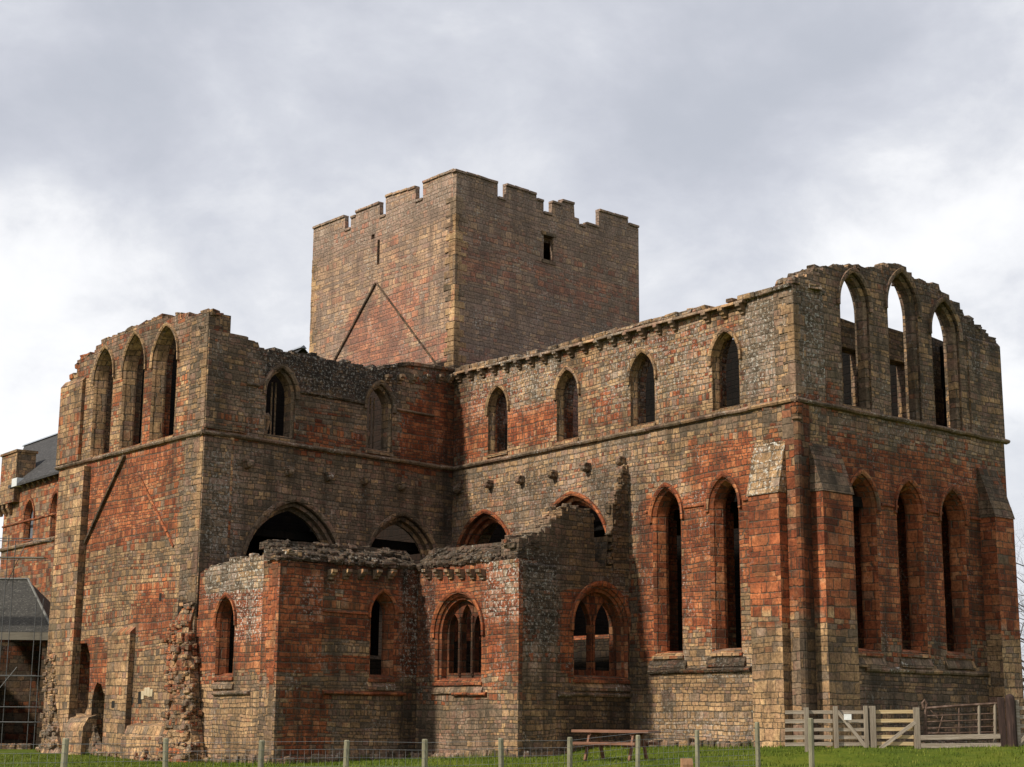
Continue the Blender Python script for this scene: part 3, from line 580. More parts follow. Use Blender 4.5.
# ---- east gable
T_G = .85
gu = [Win(fCG, 841.5, 870, (855, 270.0), 302, 406.5), Win(fCG, 889.5, 919.5, (903.5, 270.3), 310, 418.5), Win(fCG, 933.3, 960, (946, 299.5), 324, 427.5)]
gl = [Win(fCG, 850.5, 878.2, (862.5, 471.1), 500.4, 651), Win(fCG, 899.3, 924.6, (910.3, 478.4), 507.7, 652.5), Win(fCG, 943.8, 967.3, (954.6, 487.6), 513, 654)]
tp = fCG.pts([(797, 284), (799, 277.4), (813.9, 272), (832, 266), (855.6, 267), (868, 268.3), (881.7, 268.2), (894.7, 263.6), (906.4, 267), (912, 277.4), (926, 282.6), (939, 285.2), (940.3, 291.7), (949.4, 297), (960, 306), (963, 313.6), (974.2, 323), (988.5, 333.4), (996.4, 343.8), (1003.4, 349.6)])
tp[0] = (.01, tp[0][1]); tp[-1] = (fCG.L - .01, tp[-1][1]); tpr = ragged(tp, .36, .22, 1, 4)
zm = ZS - .06
wGu = wall('gable_wall', fCG, [(.008, zm), (fCG.L - .01, zm)] + tpr[::-1], gu, T_G, mCG, extra=lambda mb: stones(mb, tp, (.19, .17, .10), .28, 8, (.02, T_G), .8, .0))
wGl = wall('gable_wall', fCG, [(.008, G0), (fCG.L - .01, G0), (fCG.L - .01, zm - .005), (.008, zm - .005)], gl, T_C, mCG)
for q in gu: q.build(wGu, sur_olive, T_G, ((0, 0), (.0, .08), (.10, .16), (.10, .3)), hoodw=.15)
for q in gl: q.build(wGl, sur_red2, T_C, ((0, 0), (.07, .09), (.07, .12), (.19, .45)), hoodw=.14)
course(fCG, wGl, -.10, fCG.L + .15, ZS, str_mat, .16, seed=7)
course(fCG, wGl, fCG.pt(865, 668)[0], fCG.pt(988, 672)[0], 1.55 + EYE, str_mat, .12, seed=8)
for q in gl:
    mb = MB(); mb.prism([(.10, 0.02), (-.10, -.42), (-.10, -.50), (.10, -.55)], [q.s0 - .15, q.c, q.s1 + .15], .012, zf=lambda x: q.z0); mb.build('sill', str_mat, wGl, fCG.M)
for x0, x1, y in ((846, 848.5, 501.5), (881, 897, 504.5), (927, 941.5, 511), (970, 984, 518)):
    p0 = fCG.pt(x0, y); p1 = fCG.pt(x1, y); course(fCG, wGl, p0[0], p1[0], p0[1], sur_red, .08, seed=2, hgt=.12)
mb = MB(); s0 = fCG.pt(968, 380)[0]; mb.prism([(.05, zm + .1), (-.07, zm + .1), (-.07, fCG.pt(980, 342)[1]), (.05, fCG.pt(980, 338)[1])], [s0, fCG.L - .02]); mb.build('pilaster', mCG, wGu, fCG.M)
# inner skin of the gable: a passage wall with square openings
fin = fCG.off(1.75); 
def rect(fr, x0, y0, x1, y1): q = box_px(fr, x0, y0, x1, y1); return [(q[0], q[2]), (q[1], q[2]), (q[1], q[3]), (q[0], q[3])]
ztop_in = [fin.pt(850, 320)[1], fin.pt(903, 331)[1], fin.pt(945, 343)[1]]
zo = [fin.pt(851, 349)[1], fin.pt(898, 361)[1], fin.pt(941, 389)[1]]
cs = [fin.pt(850.5, 380)[0], fin.pt(897, 380)[0], fin.pt(941, 380)[0]]
hs = [[(c - .42 + (.0 if k else .05), ZS - .6), (c + .75, ZS - .6), (c + .75, z), (c - .42, z)] for k, (c, z) in enumerate(zip(cs, zo))]
inn = [(1.2, G0), (fCG.L - 1.2, G0), (fCG.L - 1.2, ztop_in[2] - .2), (cs[2] + .8, ztop_in[2])] + [(cs[2] - 1, ztop_in[2] + .15), (cs[1] + .9, ztop_in[1] - .05), (cs[1] - .9, ztop_in[1]), (cs[0] + .9, ztop_in[0] - .1), (cs[0] - .7, ztop_in[0]), (1.2, ztop_in[0] + .3)]
wall('inner_wall', fin, inn, hs + [[(c - .7, 3), (c + .7, 3), (c + .7, 8), (c - .7, 8)] for c in cs], .55, mCG)
# north choir wall and its clerestory
fN = Frame(pG, pG + bC * 19.6)
nw = []
for k in range(6):
    c = 2.4 + k * 3.0; nw.append(arch(c - .2, c + .2, ZS + .9, ZS + 1.9, ZS + 2.3))
fNi = Frame(pG - aC * 1.35 + bC * .2, pG - aC * 1.35 + bC * 19)
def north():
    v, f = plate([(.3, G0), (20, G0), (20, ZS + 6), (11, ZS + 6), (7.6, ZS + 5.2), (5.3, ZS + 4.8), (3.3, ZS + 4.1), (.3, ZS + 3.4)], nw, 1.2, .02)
    MB().add(v, f).build('choir_north_wall', int_shade_mat, priory, Frame(pG, pG + bC * 5).M)
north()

# ---- transept end wall
T_T = .95
lt = lambda x, y: (x / 3.934, 300 + y / 3.934)
tw = [Win(fLT, 92.8, 111.2, (103.9, 346.5), 378.8, 453.8), Win(fLT, 121.5, 142.9, (134.0, 332.3), 371, 445.4), Win(fLT, 151.5, 175.6, (165.6, 323.6), 358, 437)]
tt = fLT.pts([(62, 389), (70, 386.4), (70.7, 375.8), (76.8, 372.4), (77.2, 359), (95.3, 352), (96, 345.8), (103, 344.5), (104.2, 339.4), (122, 331.8), (142.4, 322.9), (156.3, 315.8), (167.8, 317.3), (175.4, 314.5), (186.8, 317.3), (194.5, 315.8), (199.5, 311.4), (206.5, 312.7)])
tt[0] = (.01, tt[0][1]); tt[-1] = (fLT.L - .01, tt[-1][1]); ttr = ragged(tt, .36, .2, 1, 9)
wLu = wall('transept_end_wall', fLT, [(.01, zm), (fLT.L - .01, zm)] + ttr[::-1], tw, T_T, mLT, extra=lambda mb: stones(mb, tt, (.19, .17, .10), .28, 11, (.02, T_T), .8, .0))
def irr(fr, pts): return fr.pts(pts)
d1 = irr(fLT, [(75.5, 713), (84, 716), (88, 705), (89.5, 680), (90, 655), (87, 643), (79, 643.5), (75.2, 647)])
g_l = fLT.pt(96, 757)[1]
d2 = irr(fLT, [(89, 756), (102, 757), (104, 735), (109, 700), (108, 695), (103.5, 693), (101, 684), (97, 682.5), (94, 690), (92, 700), (91, 725)])
wLl = wall('transept_end_wall', fLT, [(.01, G0), (fLT.L - .008, G0), (fLT.L - .008, zm - .005), (.01, zm - .005)], [d1, d2], 1.3, mLT)
for q in tw: q.build(wLu, sur_buff if q is not tw[1] else sur_buff, T_T, ((0, 0), (.05, .08), (.05, .12), (.16, .42)), hoodw=.12)
course(fLT, wLl, -.12, fLT.L + .12, ZS, str_mat, .15, seed=12)
bar_on(fLT, (77.2, 563), (126, 455.5), .11, .12, darkst, wLl, 'roof_crease', seed=2)
bar_on(fLT, (141, 478), (174, 547), .10, .05, sur_red, wLl, 'roof_crease', seed=3)
mPil = masonry('transept_pilaster_stone', .42, .24, ((0, .16), (5, .25), (20, .35)), .3, lichen=.2, fine=.7)
def pil(fr, x0, x1, yb, yt, p, mat, par, z0=None, nm='pilaster', cap=.25):
    ym = (yb + yt) / 2; s0 = fr.pt(x0, ym, -p)[0]; s1 = fr.pt(x1, ym, -p)[0]; zb = z0 if z0 is not None else fr.pt((x0 + x1) / 2, yb, -p)[1]; zt = fr.pt((x0 + x1) / 2, yt, -p)[1]
    mb = MB(); mb.prism([(.05, zb), (-p, zb), (-p, zt), (.05, zt + cap)], [s0, s1]); return mb.build(nm, mat, par, fr.M)
pil(fLT, 58.6, 80.0, 460, 385, .14, mPil, wLu, z0=zm + .12)
pil(fLT, 51.5, 76.0, 720, 471, .30, mPil, wLl, z0=G0, cap=.02)
pil(fLT, 104.8, 126.5, 760, 633, .22, mPil, wLl, z0=G0)
mb = MB(); q0 = fLT.pt(121, 740, -.6)[0]; q1 = fLT.pt(169, 740, -.6)[0]; zt = fLT.pt(145, 737, -.6)[1]; z2 = fLT.pt(145, 726, -.35)[1]
mb.prism([(.05, G0), (-.62, G0), (-.62, zt), (-.52, zt + .05), (-.40, z2), (.05, z2 + .12)], [q0, q0 + 1.3, q0 + 2.4, q1], .015); mb.build('plinth', mPil, wLl, fLT.M)
q0 = fLT.pt(64, 740, -.5)[0]; q1 = fLT.pt(82, 740, -.5)[0]; mb = MB(); zt = fLT.pt(73, 727, -.5)[1]; mb.prism([(.05, G0), (-.55, G0), (-.5, zt), (-.3, zt + .35), (.05, zt + .45)], [q0, (q0 + q1) / 2, q1], .02); mb.build('plinth', mPil, wLl, fLT.M)
def rubble_mass(fr, prof, mat, par, seed=0, nm='rubble_stub', size=(.17, .14, .10), core=True):
    """prof: [(s, z, halfwidth, depth)] up the height; a rough core with stones bedded all over it"""
    rnd = random.Random(seed); mb = MB(); loops = []
    pr = []
    for (a, b_) in zip(prof, prof[1:]):
        n = max(1, int((b_[1] - a[1]) / .3))
        for i in range(n): t = i / n; pr.append([a[k] + (b_[k] - a[k]) * t for k in range(4)])
    pr.append(list(prof[-1]))
    for s_, z, hw, dp in pr:
        j = lambda q=.05: rnd.uniform(-q, q)
        loops.append([(s_ - hw + j(), .06, z), (s_ - hw + j(.07), -dp * .7 + j(), z), (s_ - hw * .4 + j(), -dp + j(), z), (s_ + hw * .4 + j(), -dp + j(), z), (s_ + hw + j(.07), -dp * .8 + j(), z), (s_ + hw + j(), .06, z)])
    mb.loft(loops, False); mb.f.append(tuple(range(len(mb.v) - 6, len(mb.v)))); mb.mi.append(0)
    for s_, z, hw, dp in pr:
        m = max(3, int((hw * 2 + dp) / .24))
        for k in range(m * 2):
            t = rnd.random() * (2 * hw + 1.6 * dp); sc = rnd.uniform(.5, 1.25)
            if t < .8 * dp: x = s_ - hw; y = -t
            elif t < .8 * dp + 2 * hw: x = s_ - hw + (t - .8 * dp); y = -dp
            else: x = s_ + hw; y = -(t - .8 * dp - 2 * hw)
            mb.bbox((x, y, z + rnd.uniform(-.15, .15)), (size[0] * sc, size[1] * sc * .6, size[2] * sc), Matrix.Rotation(rnd.uniform(-.3, .3), 3, 'Z') @ Matrix.Rotation(rnd.uniform(-.1, .1), 3, 'Y'), .32, .2, rnd)
    return mb.build(nm, mat, par, fr.M)
def pp(fr, x, y, y_=0): return fr.pt(x, y, y_)
sA = lambda x, y, d: fLT.pt(x, y, -d)
def massprof(fr, L):
    o = []
    for x0, x1, y, dp in L:
        a = fr.pt(x0, y, -dp * .6); c = fr.pt(x1, y, -dp * .6); o.append(((a[0] + c[0]) / 2, a[1] * .5 + c[1] * .5, (c[0] - a[0]) / 2, dp))
    return o
rubble_mass(fLT, massprof(fLT, [(162, 194, 767, .75), (168, 193, 735, .5), (170, 192, 700, .4), (170, 191, 660, .35), (167, 189, 638, .30), (174, 190, 624, .16), (182, 194, 608, .08)]), rub_red, wLl, 5, size=(.15, .13, .09))
rubble_mass(fLT, massprof(fLT, [(42, 62, 757, .8), (47, 60, 735, .5), (47, 58, 700, .35), (49, 58, 660, .3), (51, 59, 640, .15)]), rub_mat, wLl, 6, size=(.15, .13, .09))
rubble_mass(fLT, massprof(fLT, [(88, 101, 757, .3), (89, 97, 742, .15), (90, 94, 728, .05)]), rub_mat, wLl, 8, size=(.12, .1, .08))
rubble_mass(fLT, massprof(fLT, [(140, 158, 768, 1.1), (143, 156, 758, .9), (146, 152, 752, .7)]), rub_mat, wLl, 9, size=(.14, .12, .09))
# robbed holes beside the central pilaster: near-black blocks, their shade painted
for x0, y0, x1, y1 in ((117, 701, 120, 708), (129.5, 697, 133, 705), (138, 692, 142, 704), (159.5, 593, 161.5, 601)):
    q = box_px(fLT, x0, y0, x1, y1); mb = MB(); mb.box(q[0], q[1], -.004 if x0 > 125 else -.224, .05, q[2], q[3]); mb.build('putlog_hole_shade', simple('hole_shade', [(0, (.008, .007, .006)), (1, (.02, .017, .014))]), wLl, fLT.M)
q = box_px(fLT, 142, 688, 153, 700); mb = MB(); rnd = random.Random(3)
for k in range(4): mb.bbox((q[0] + (q[1] - q[0]) * (k + .5) / 4, .01, (q[2] + q[3]) / 2 + rnd.uniform(-.1, .1)), (.10, .05, .12 + .05 * rnd.random()), None, .2, .15, rnd)
mb.build('pale_infill', simple('pale_stone', [(0, (.36, .28, .16)), (1, (.55, .46, .32))]), wLl, fLT.M)

# ---- transept side wall
T_L = 1.15
lw = [Win(fLI, 265.5, 294.6, (280.8, 365.0), 385, 436.8), Win(fLI, 366.5, 391.9, (380, 381.5), 401, 451)]
la = [Win(fLI, 241.5, 340, (293, 498.5), 557, 660, .12, 1.22), Win(fLI, 365.5, 436, (404.0, 513.2), 556, 660, .12, 1.22)]
tl = fLI.pts([(207.6, 326.5), (227.5, 330.5), (229.5, 335.6), (247, 339.5), (258, 342), (260, 349.7), (294, 352.7), (311.8, 355), (334.7, 361.6), (352.5, 364), (376, 370.5), (383, 368), (408.4, 364.5), (444, 369.5), (453, 371.5)])
tl[0] = (.01, tl[0][1]); tl[-1] = (fLI.L - .01, tl[-1][1]); tlr = ragged(tl[:-4], .34, .16, .9, 6) + tl[-4:]
mLIx = mLI
wLI = wall('transept_side_wall', fLI, [(.01, G0), (fLI.L + .9, G0), (fLI.L + .9, tl[-1][1]), tl[-1]] + tlr[::-1][1:], lw + la, T_L, mLI, extra=lambda mb: (stones(mb, tl[:-4], (.18, .17, .09), .3, 21, (.02, T_L), .9, .0), coping_stones(mb, fLI, tl[-4:], T_L, 5, .10, .10)))
for q in lw: q.build(wLI, sur_olive, T_L, ((0, 0), (.0, .06), (.10, .12), (.10, .34)), hoodw=.15)
for q in la: q.build(wLI, sur_olive, T_L, ((0, 0), (.0, .14), (.13, .16), (.13, .40), (.26, .42)), sill=False, name='arch', hoodw=.16)
course(fLI, wLI, -.1, fLI.L - .02, ZS, str_mat, .15, seed=22)
for k, (x, y) in enumerate([(248.3, 464.6), (289.5, 471.7), (329, 477.3), (365.2, 481), (402, 486.7)]): q = fLI.pt(x, y, -.13); corbel(fLI, wLI, q[0], q[1], str_mat, seed=k + 40)
for k, x in enumerate([386, 399, 412, 425, 438, 449]): q = fLI.pt(x, 372); corbel(fLI, wLI, q[0], fLI.pt(x, 370)[1] - .22, str_mat, seed=k + 60, kind='cut')
p0, p1 = fLI.pt(298, 391), fLI.pt(364, 402.5); course(fLI, wLI, p0[0], p1[0], p0[1] * .5 + p1[1] * .5, lich_mat, .10, seed=5, hgt=.15)
p0, p1 = fLI.pt(394, 409), fLI.pt(433, 415); course(fLI, wLI, p0[0], p1[0], p0[1] * .5 + p1[1] * .5, str_mat, .10, seed=6, hgt=.13)
p0, p1 = fLI.pt(246, 383), fLI.pt(259, 385); course(fLI, wLI, p0[0], p1[0], p0[1], str_mat, .10, seed=6, hgt=.15)
mb = MB(); mb.prism([(.05, zm + .2), (-.08, zm + .2), (-.08, tl[1][1] - .12), (.05, tl[1][1] - .06)], [.02, fLI.pt(245, 390)[0]]); mb.build('pilaster', mLI, wLI, fLI.M)
mb = MB(); mb.prism([(.05, 5), (-.08, 5), (-.08, zm - .12), (.05, zm - .1)], [.02, fLI.pt(228, 500)[0]]); mb.build('pilaster', mLI, wLI, fLI.M)
# broken bars left standing in the transept windows
for q in lw:
    mb = MB(); rnd = random.Random(8)
    for dx in (.12, .30): mb.tube([(q.c + dx, .75, q.z0), (q.c + dx, .75, q.za - .4)], .035, 6)
    mb.bbox((q.c - .12, .8, q.z0 + .5), (.16, .12, .45), Matrix.Rotation(.2, 3, 'Y'), .2, .3, rnd); mb.build('tracery_fragment', sur_olive, wLI, fLI.M)
# far transept wall
fW = Frame(pT, pT + aT * 12)
ww = [arch(c - .25, c + .25, ZS + .8, ZS + 1.8, ZS + 2.3) for c in (8.2, 10.4)]
v, f = plate([(.4, G0), (12.3, G0), (12.3, ZS + 5.6), (8, ZS + 5.9), (5.6, ZS + 6.3), (3.2, ZS + 6.0), (3.05, ZS + 4.3), (.4, ZS + 4.0)], ww, 1.1, -1.1)
MB().add(v, f).build('transept_west_wall', int_shade_mat, priory, Frame(pT, pT + aT * 5).M)
# interior ground and the arcade behind the big arches
fAr = fLI.off(4.2); v, f = plate([(1.3, G0), (fLI.L - .3, G0), (fLI.L - .3, 8.6), (1.3, 8.6)], [arch(2.2, 5.2, 0, 4.5, 6.6), arch(6.8, 9.8, 0, 4.5, 6.6)], .9, 0)
MB().add(v, f)  .build('inner_arcade', int_shade_mat, priory, fAr.M)
v, f = plate([(1.1, T_L - .1), (fLI.L - .3, T_L - .1), (fLI.L - .3, 5.2), (1.1, 5.2)], [], .35, 0)
MB().add([(a, z, y + 8.2) for a, y, z in v], f).build('added_shade_slab', int_shade_mat, priory, fLI.M)  # unseen slab added over the aisle to darken the arches
v, f = plate([(2, 0.9), (fCI.L - .6, .9), (fCI.L - .6, 4.4), (2, 4.4)], [], .35, 0)
MB().add([(a, z + .4, y + 8.5) for a, y, z in v], f).build('added_shade_slab', int_shade_mat, priory, fCI.M)  # second added slab, keeps light out behind the choir arches

# ---- the chapel in the angle
T_P = .85
def coping(fr, parent, xs, zt, h=.62, T=T_P, mat=None, seed=0):
    mb = MB(); rnd = random.Random(seed); zf = lambda x: float(np.interp(x, [q[0] for q in zt], [q[1] for q in zt]))
    mb.prism([(-.04, -h), (T * .78, -.03), (T * .78, -h)], list(np.linspace(xs[0], xs[1], 9)), .01, zf=zf)
    for k in range(5):
        x = xs[0]; t = (k + .5) / 5
        while x < xs[1] - .02:
            L = rnd.uniform(.13, .36); e = min(xs[1], x + L)
            if rnd.random() > .07: mb.bbox(((x + e) / 2, -.07 + T * .80 * t + rnd.uniform(-.04, .04), zf(x) - h + h * t + rnd.uniform(-.035, .045)), ((e - x) / 2, .12, .085 * rnd.uniform(.6, 1.5)), Matrix.Rotation(rnd.uniform(-.12, .12), 3, 'Y') @ Matrix.Rotation(.5 + rnd.uniform(-.2, .2), 3, 'X') @ Matrix.Rotation(rnd.uniform(-.15, .15), 3, 'Z'), .35, .2, rnd)
            x = e
    mb.prism([(T * .5, -.2), (T * .55, .05), (T + .1, -.02), (T + .1, -.25)], list(np.linspace(xs[0], xs[1], 9)), .02, zf=zf, rnd=rnd)
    return mb.build('coping', mat or lich_mat, parent, fr.M)
c1 = Win(f01, 216.3, 234.2, (225.9, 593.5), 609, 676); c2 = Win(f12, 370, 393.4, (381.5, 589), 608, 677.5)
c3 = Win(f23, 435.2, 481.6, (459, 590), 617, 681, rise=1.05); c4 = Win(f34, 573.5, 627.5, (600, 582.5), 609, 678.5, rise=1.05)
t01 = f01.pts([(204, 572), (213, 567), (242, 558.6), (262, 556), (276, 552)]); t01[0] = (.02, t01[0][1]); t01[-1] = (f01.L - .01, t01[-1][1])
w01 = wall('chapel_wall', f01, [(.02, G0), (f01.L - .01, G0)] + ragged(t01, .3, .15, .8, 3)[::-1], [c1], T_P, m01, extra=lambda mb: stones(mb, t01, (.16, .14, .09), .3, 31, (.0, T_P), 1.2, .0))
hh = .62
def topz(fr, L, e0=.008, e1=.008): q = fr.pts(L); q[0] = (e0, q[0][1]); q[-1] = (fr.L - e1, q[-1][1]); return q
t12 = topz(f12, [(277, 540), (338.5, 544.5), (376, 548), (415, 551)]); t23 = topz(f23, [(417, 551.5), (424, 549.5), (470, 544.5), (518, 539)])
z12 = sum(z for _, z in t12) / len(t12)
w12 = wall('chapel_wall', f12, [(.008, G0), (f12.L + .6, G0), (f12.L + .6, z12 - hh)] + [(a, z - hh - .01) for a, z in t12][::-1], [c2], T_P, m12)
w23 = wall('chapel_wall', f23, [(-.0 + .12, G0), (f23.L - .008, G0)] + [(max(a, .12), z - hh - .01) for a, z in t23][::-1], [c3], T_P, m23)
cp1 = coping(f12, w12, (-.12, f12.L - .1), t12, seed=1); cp2 = coping(f23, w23, (.1, f23.L + .02), t23, seed=2)
t34 = f34.pts([(518, 549), (519, 539), (527, 537), (539, 533), (551, 527), (556, 518), (562, 511), (568, 507.5), (576, 506.5), (584, 507), (590, 511), (593.5, 522), (595, 556), (600, 566), (605, 566), (608, 536), (612, 512), (616, 497), (620, 482), (626, 467), (633, 461), (640, 463), (647, 474), (650, 490)])
t34[0] = (.008, t34[0][1]); 
base34 = t34[:16] + [f34.pt(606, 566), f34.pt(650, 566)]
w34 = wall('chapel_wall', f34, [(.008, G0), (base34[-1][0] + .1, G0)] + (ragged(t34[:14], .26, .16, 1, 12) + base34[14:])[::-1], [c4], T_P, m34, extra=lambda mb: stones(mb, t34[:12], (.15, .15, .10), .32, 33, (-.02, T_P), 1.2, .0))
st_ = t34[16:]; lo_ = f34.pt(606, 570)[1]
rg = ragged(st_, .2, .2, 1, 5)
mb = MB(); mb.add(*plate([(rg[0][0], lo_)] + [(rg[-1][0] + .1, lo_)] + rg[::-1], [], .30, -.03)); stones(mb, st_, (.12, .12, .12), .3, 35, (-.05, .28), 1.4)
rnd = random.Random(4)
for k in range(26): q_ = f34.pt(rnd.uniform(608, 616) + k * .4, 562 - k * 3.6); mb.bbox((q_[0], .1, q_[1]), (.12, .16, .08), None, .3, .25, rnd)
mb.build('torn_edge', m34, w34, f34.M)
# torn end of the chapel vaulting, still bonded to the choir wall
pil(f34, 636, 648, 640, 470, .28, masonry('torn_jamb_stone', .4, .3, ((0, .0), (20, .05)), .8, lichen=.7), w34, z0=f34.pt(642, 612)[1], nm='torn_jamb')
c1.build(w01, sur_red, T_P, ((0, 0), (.05, .08), (.05, .11), (.14, .34)), hoodw=.11)
c2.build(w12, sur_red, T_P, ((0, 0), (.05, .08), (.05, .11), (.16, .34)), hoodw=.11)
trc = masonry('tracery_stone', .5, .27, ((0, .8), (20, .8)), .8, light=.6, lichen=.1)
def tracery(q, fr, par, y, n, nb, mat, w_=.13, name='tracery'):
    W = (q.s1 - q.s0) - .30 * 2; a = q.s0 + .30; holes = []; lw_ = (W - w_ * (n - 1)) / n
    for k in range(n):
        x0 = a + k * (lw_ + w_); x1 = x0 + lw_; xm = (x0 + x1) / 2; c = q.c
        top = q.za - .34 - .55 * abs(xm - c) / (W / 2) * (.8 if n == 3 else .5)
        holes.append(arch(x0, x1, q.z0 + .28, top - lw_ * .95, top, n=6))
    v, f = plate(q.outline(.15, zb=.1), holes, .22, y); mb = MB(); mb.add(v, f)
    for k in range(n - 1):
        x = a + (k + 1) * lw_ + (k + .5) * w_; mb.tube([(x, y - .03, q.z0 + .18), (x, y - .03, q.za - .75)], .055, 8)
    return mb.build(name, mat, par, fr.M)
for q, par in ((c3, w23), (c4, w34)): q.build(par, sur_red, T_P, ((0, 0), (.07, .06), (.07, .12), (.16, .16)), hoodw=.15)
tracery(c3, f23, w23, .38, 3, 0, trc); tracery(c4, f34, w34, .38, 2, 0, trc, w_=.22)
ps = [pil(f12, 276.8, 321, 762, 562, .13, m12, w12, z0=G0, cap=.0), pil(f12, 404, 417, 762, 570, .10, m12, w12, z0=G0, cap=.0), pil(f23, 488, 518.3, 762, 560, .13, m23, w23, z0=G0, cap=.0), pil(f34, 518.3, 556, 762, 565, .13, m34, w34, z0=G0, cap=.1)]
for fr, par, x0, x1, y, mt in ((f12, w12, 322, 404, 693, sur_red), (f23, w23, 454, 487, 693.5, sur_red), (f34, w34, 557, 634, 694.5, str_mat), (f01, w01, 214, 250, 692.5, str_mat)):
    p0, p1 = fr.pt(x0, y), fr.pt(x1, y); course(fr, par, p0[0], p1[0], (p0[1] + p1[1]) / 2, mt, .13, seed=int(x0), hgt=.16)
for fr, par, x0, x1, y in ((f12, w12, 322, 368, 612, ), (f12, w12, 396, 404, 612)):
    p0, p1 = fr.pt(x0, y), fr.pt(x1, y); course(fr, par, p0[0], p1[0], (p0[1] + p1[1]) / 2, sur_red, .06, seed=int(x0), hgt=.10)
for q, par, fr in ((c1, w01, f01), (c3, w23, f23), (c4, w34, f34), (c2, w12, f12)):
    mb = MB(); mb.prism([(.12, 0.02), (-.09, -.33), (-.09, -.42), (.12, -.45)], [q.s0 - .1, q.c, q.s1 + .1], .012, zf=lambda x: q.z0); mb.build('sill', str_mat, par, fr.M)
for k, x in enumerate([430, 441, 452, 463, 474, 484]): q = f23.pt(x, 571); corbel(f23, w23, q[0], q[1] + .05, str_mat, seed=k + 80, kind='cut')
for k, x in enumerate([330, 345, 360, 375, 390]): q = f12.pt(x, 571); corbel(f12, w12, q[0], q[1] + .05, str_mat, seed=k + 90, kind='cut')
# rough footings where the turf has worn away
def footing(fr, s0, s1, mat, par, seed, out=.18, h=.22):
    rnd = random.Random(seed); mb = MB(); s_ = s0
    while s_ < s1:
        L = rnd.uniform(.18, .42); p = fr.xy(s_, -out); z = gz(p.x, p.y)
        mb.bbox((s_ + L / 2, -out * rnd.uniform(.1, .6), z + h * rnd.uniform(.0, .45)), (L / 2, out * rnd.uniform(.8, 1.3), h * rnd.uniform(.5, .9)), Matrix.Rotation(rnd.uniform(-.15, .15), 3, 'Z'), .25, .18, rnd); s_ += L * rnd.uniform(.9, 1.2)
    return mb.build('footing', mat, par, fr.M)
foot_m = masonry('footing_stone', .4, .3, ((0, .15), (20, .15)), .8, lichen=.8)
footing(fCI, fCI.pt(640, 740)[0], fCI.pt(770, 745)[0], foot_m, wCI, 1); footing(fCG, 1.2, fCG.L - .2, foot_m, wGl, 2, h=.16); footing(f34, .1, f34.L, foot_m, w34, 3, .2, .24); footing(f12, .1, f12.L, foot_m, w12, 4, .16); footing(f23, .3, f23.L, foot_m, w23, 5); footing(f01, .1, f01.L, foot_m, w01, 6, .2, .24); footing(fLT, .1, fLT.L, foot_m, wLl, 7, .25, .2)
# tufts on the wall heads
def tuft(fr, parent, px, py, n, hgt, mat, seed):
    rnd = random.Random(seed); mb = MB(); s_, z = fr.pt(px, py, .3)
    for k in range(n):
        x = s_ + rnd.gauss(0, .16); y = .3 + rnd.gauss(0, .15); a = rnd.uniform(0, 2 * PI); h = hgt * rnd.uniform(.5, 1); dx, dy = math.cos(a) * h * .5, math.sin(a) * h * .5; w_ = .012
        mb.add([(x - w_, y, z - .05), (x + w_, y, z - .05), (x + dx * .5, y + dy * .5, z + h * .7), (x + dx, y + dy, z + h)], [(0, 1, 2), (1, 3, 2)])
    return mb.build('tuft', mat, parent, fr.M, recalc=False)
moss = simple('wall_moss', [(0, (.03, .035, .012)), (1, (.09, .10, .035))], 6)

def quoins(P, fa, fb, z0, z1, mat, par, seed, h=.30, L=.52, S=.28, out=.014, gap=0):
    """corner stones, long one way then the other. fa: wall ending at the corner (left), fb: wall starting there"""
    rnd = random.Random(seed); mb = MB(); z = z0; k = 0; A = -fa.d; B = fb.d
    M = Matrix(((fb.d.x, fb.n.x, 0, P.x), (fb.d.y, fb.n.y, 0, P.y), (0, 0, 1, 0), (0, 0, 0, 1)))
    while z < z1 - .1:
        hh_ = min(h * rnd.uniform(.8, 1.3), z1 - z); la, lb = (L, S) if k % 2 else (S, L); la *= rnd.uniform(.85, 1.25); lb *= rnd.uniform(.85, 1.25); o_ = out * rnd.uniform(.4, 1.6)
        # in fb's frame: x along fb, y inwards (= back along fa)
        mb.bbox(((lb - o_) / 2, (la - o_) / 2, z + hh_ / 2), ((lb + o_) / 2, (la + o_) / 2, hh_ / 2 - .004), Matrix.Rotation(rnd.uniform(-.008, .008), 3, 'Z'), .12, .03, rnd); z += hh_; k += 1
    return mb.build('quoins', mat, par, M)
q_buff = masonry('quoin_stone', 1.3, .9, ((0, .10), (3, .12), (5, .3), (11, .15), (25, .12)), .45, lichen=.25, fine=.8)
q_red = masonry('red_quoin_stone', 1.3, .9, ((0, .10), (1.8, .12), (3, .75), (9, .8)), .35, lichen=.2, fine=.8)
quoins(pK, fK1, fK2, 15.4, ZT - 1.1, q_buff, tw2, 1, .26, .62, .36); quoins(pKL, Frame(pKL - fK1.n * -5, pKL), fK1, 15, ZT - 1.6, q_buff, tw1, 2, .26, .6, .35)
quoins(pC, fCI, fCG, ZS + .18, 15.2, q_buff, wCI, 3); quoins(pL, fLT, fLI, ZS + .18, tt[-1][1] - .15, q_buff, wLu, 4); quoins(pL, fLT, fLI, 1.2, ZS - .2, q_buff, wLl, 5)
quoins(pP1, f01, f12, .1, z12 - hh - .05, q_red, w12, 6, .24, .45, .26); quoins(pP3, f23, f34, .3, t34[0][1] - hh - .05, q_red, w34, 7, .24, .45, .26)

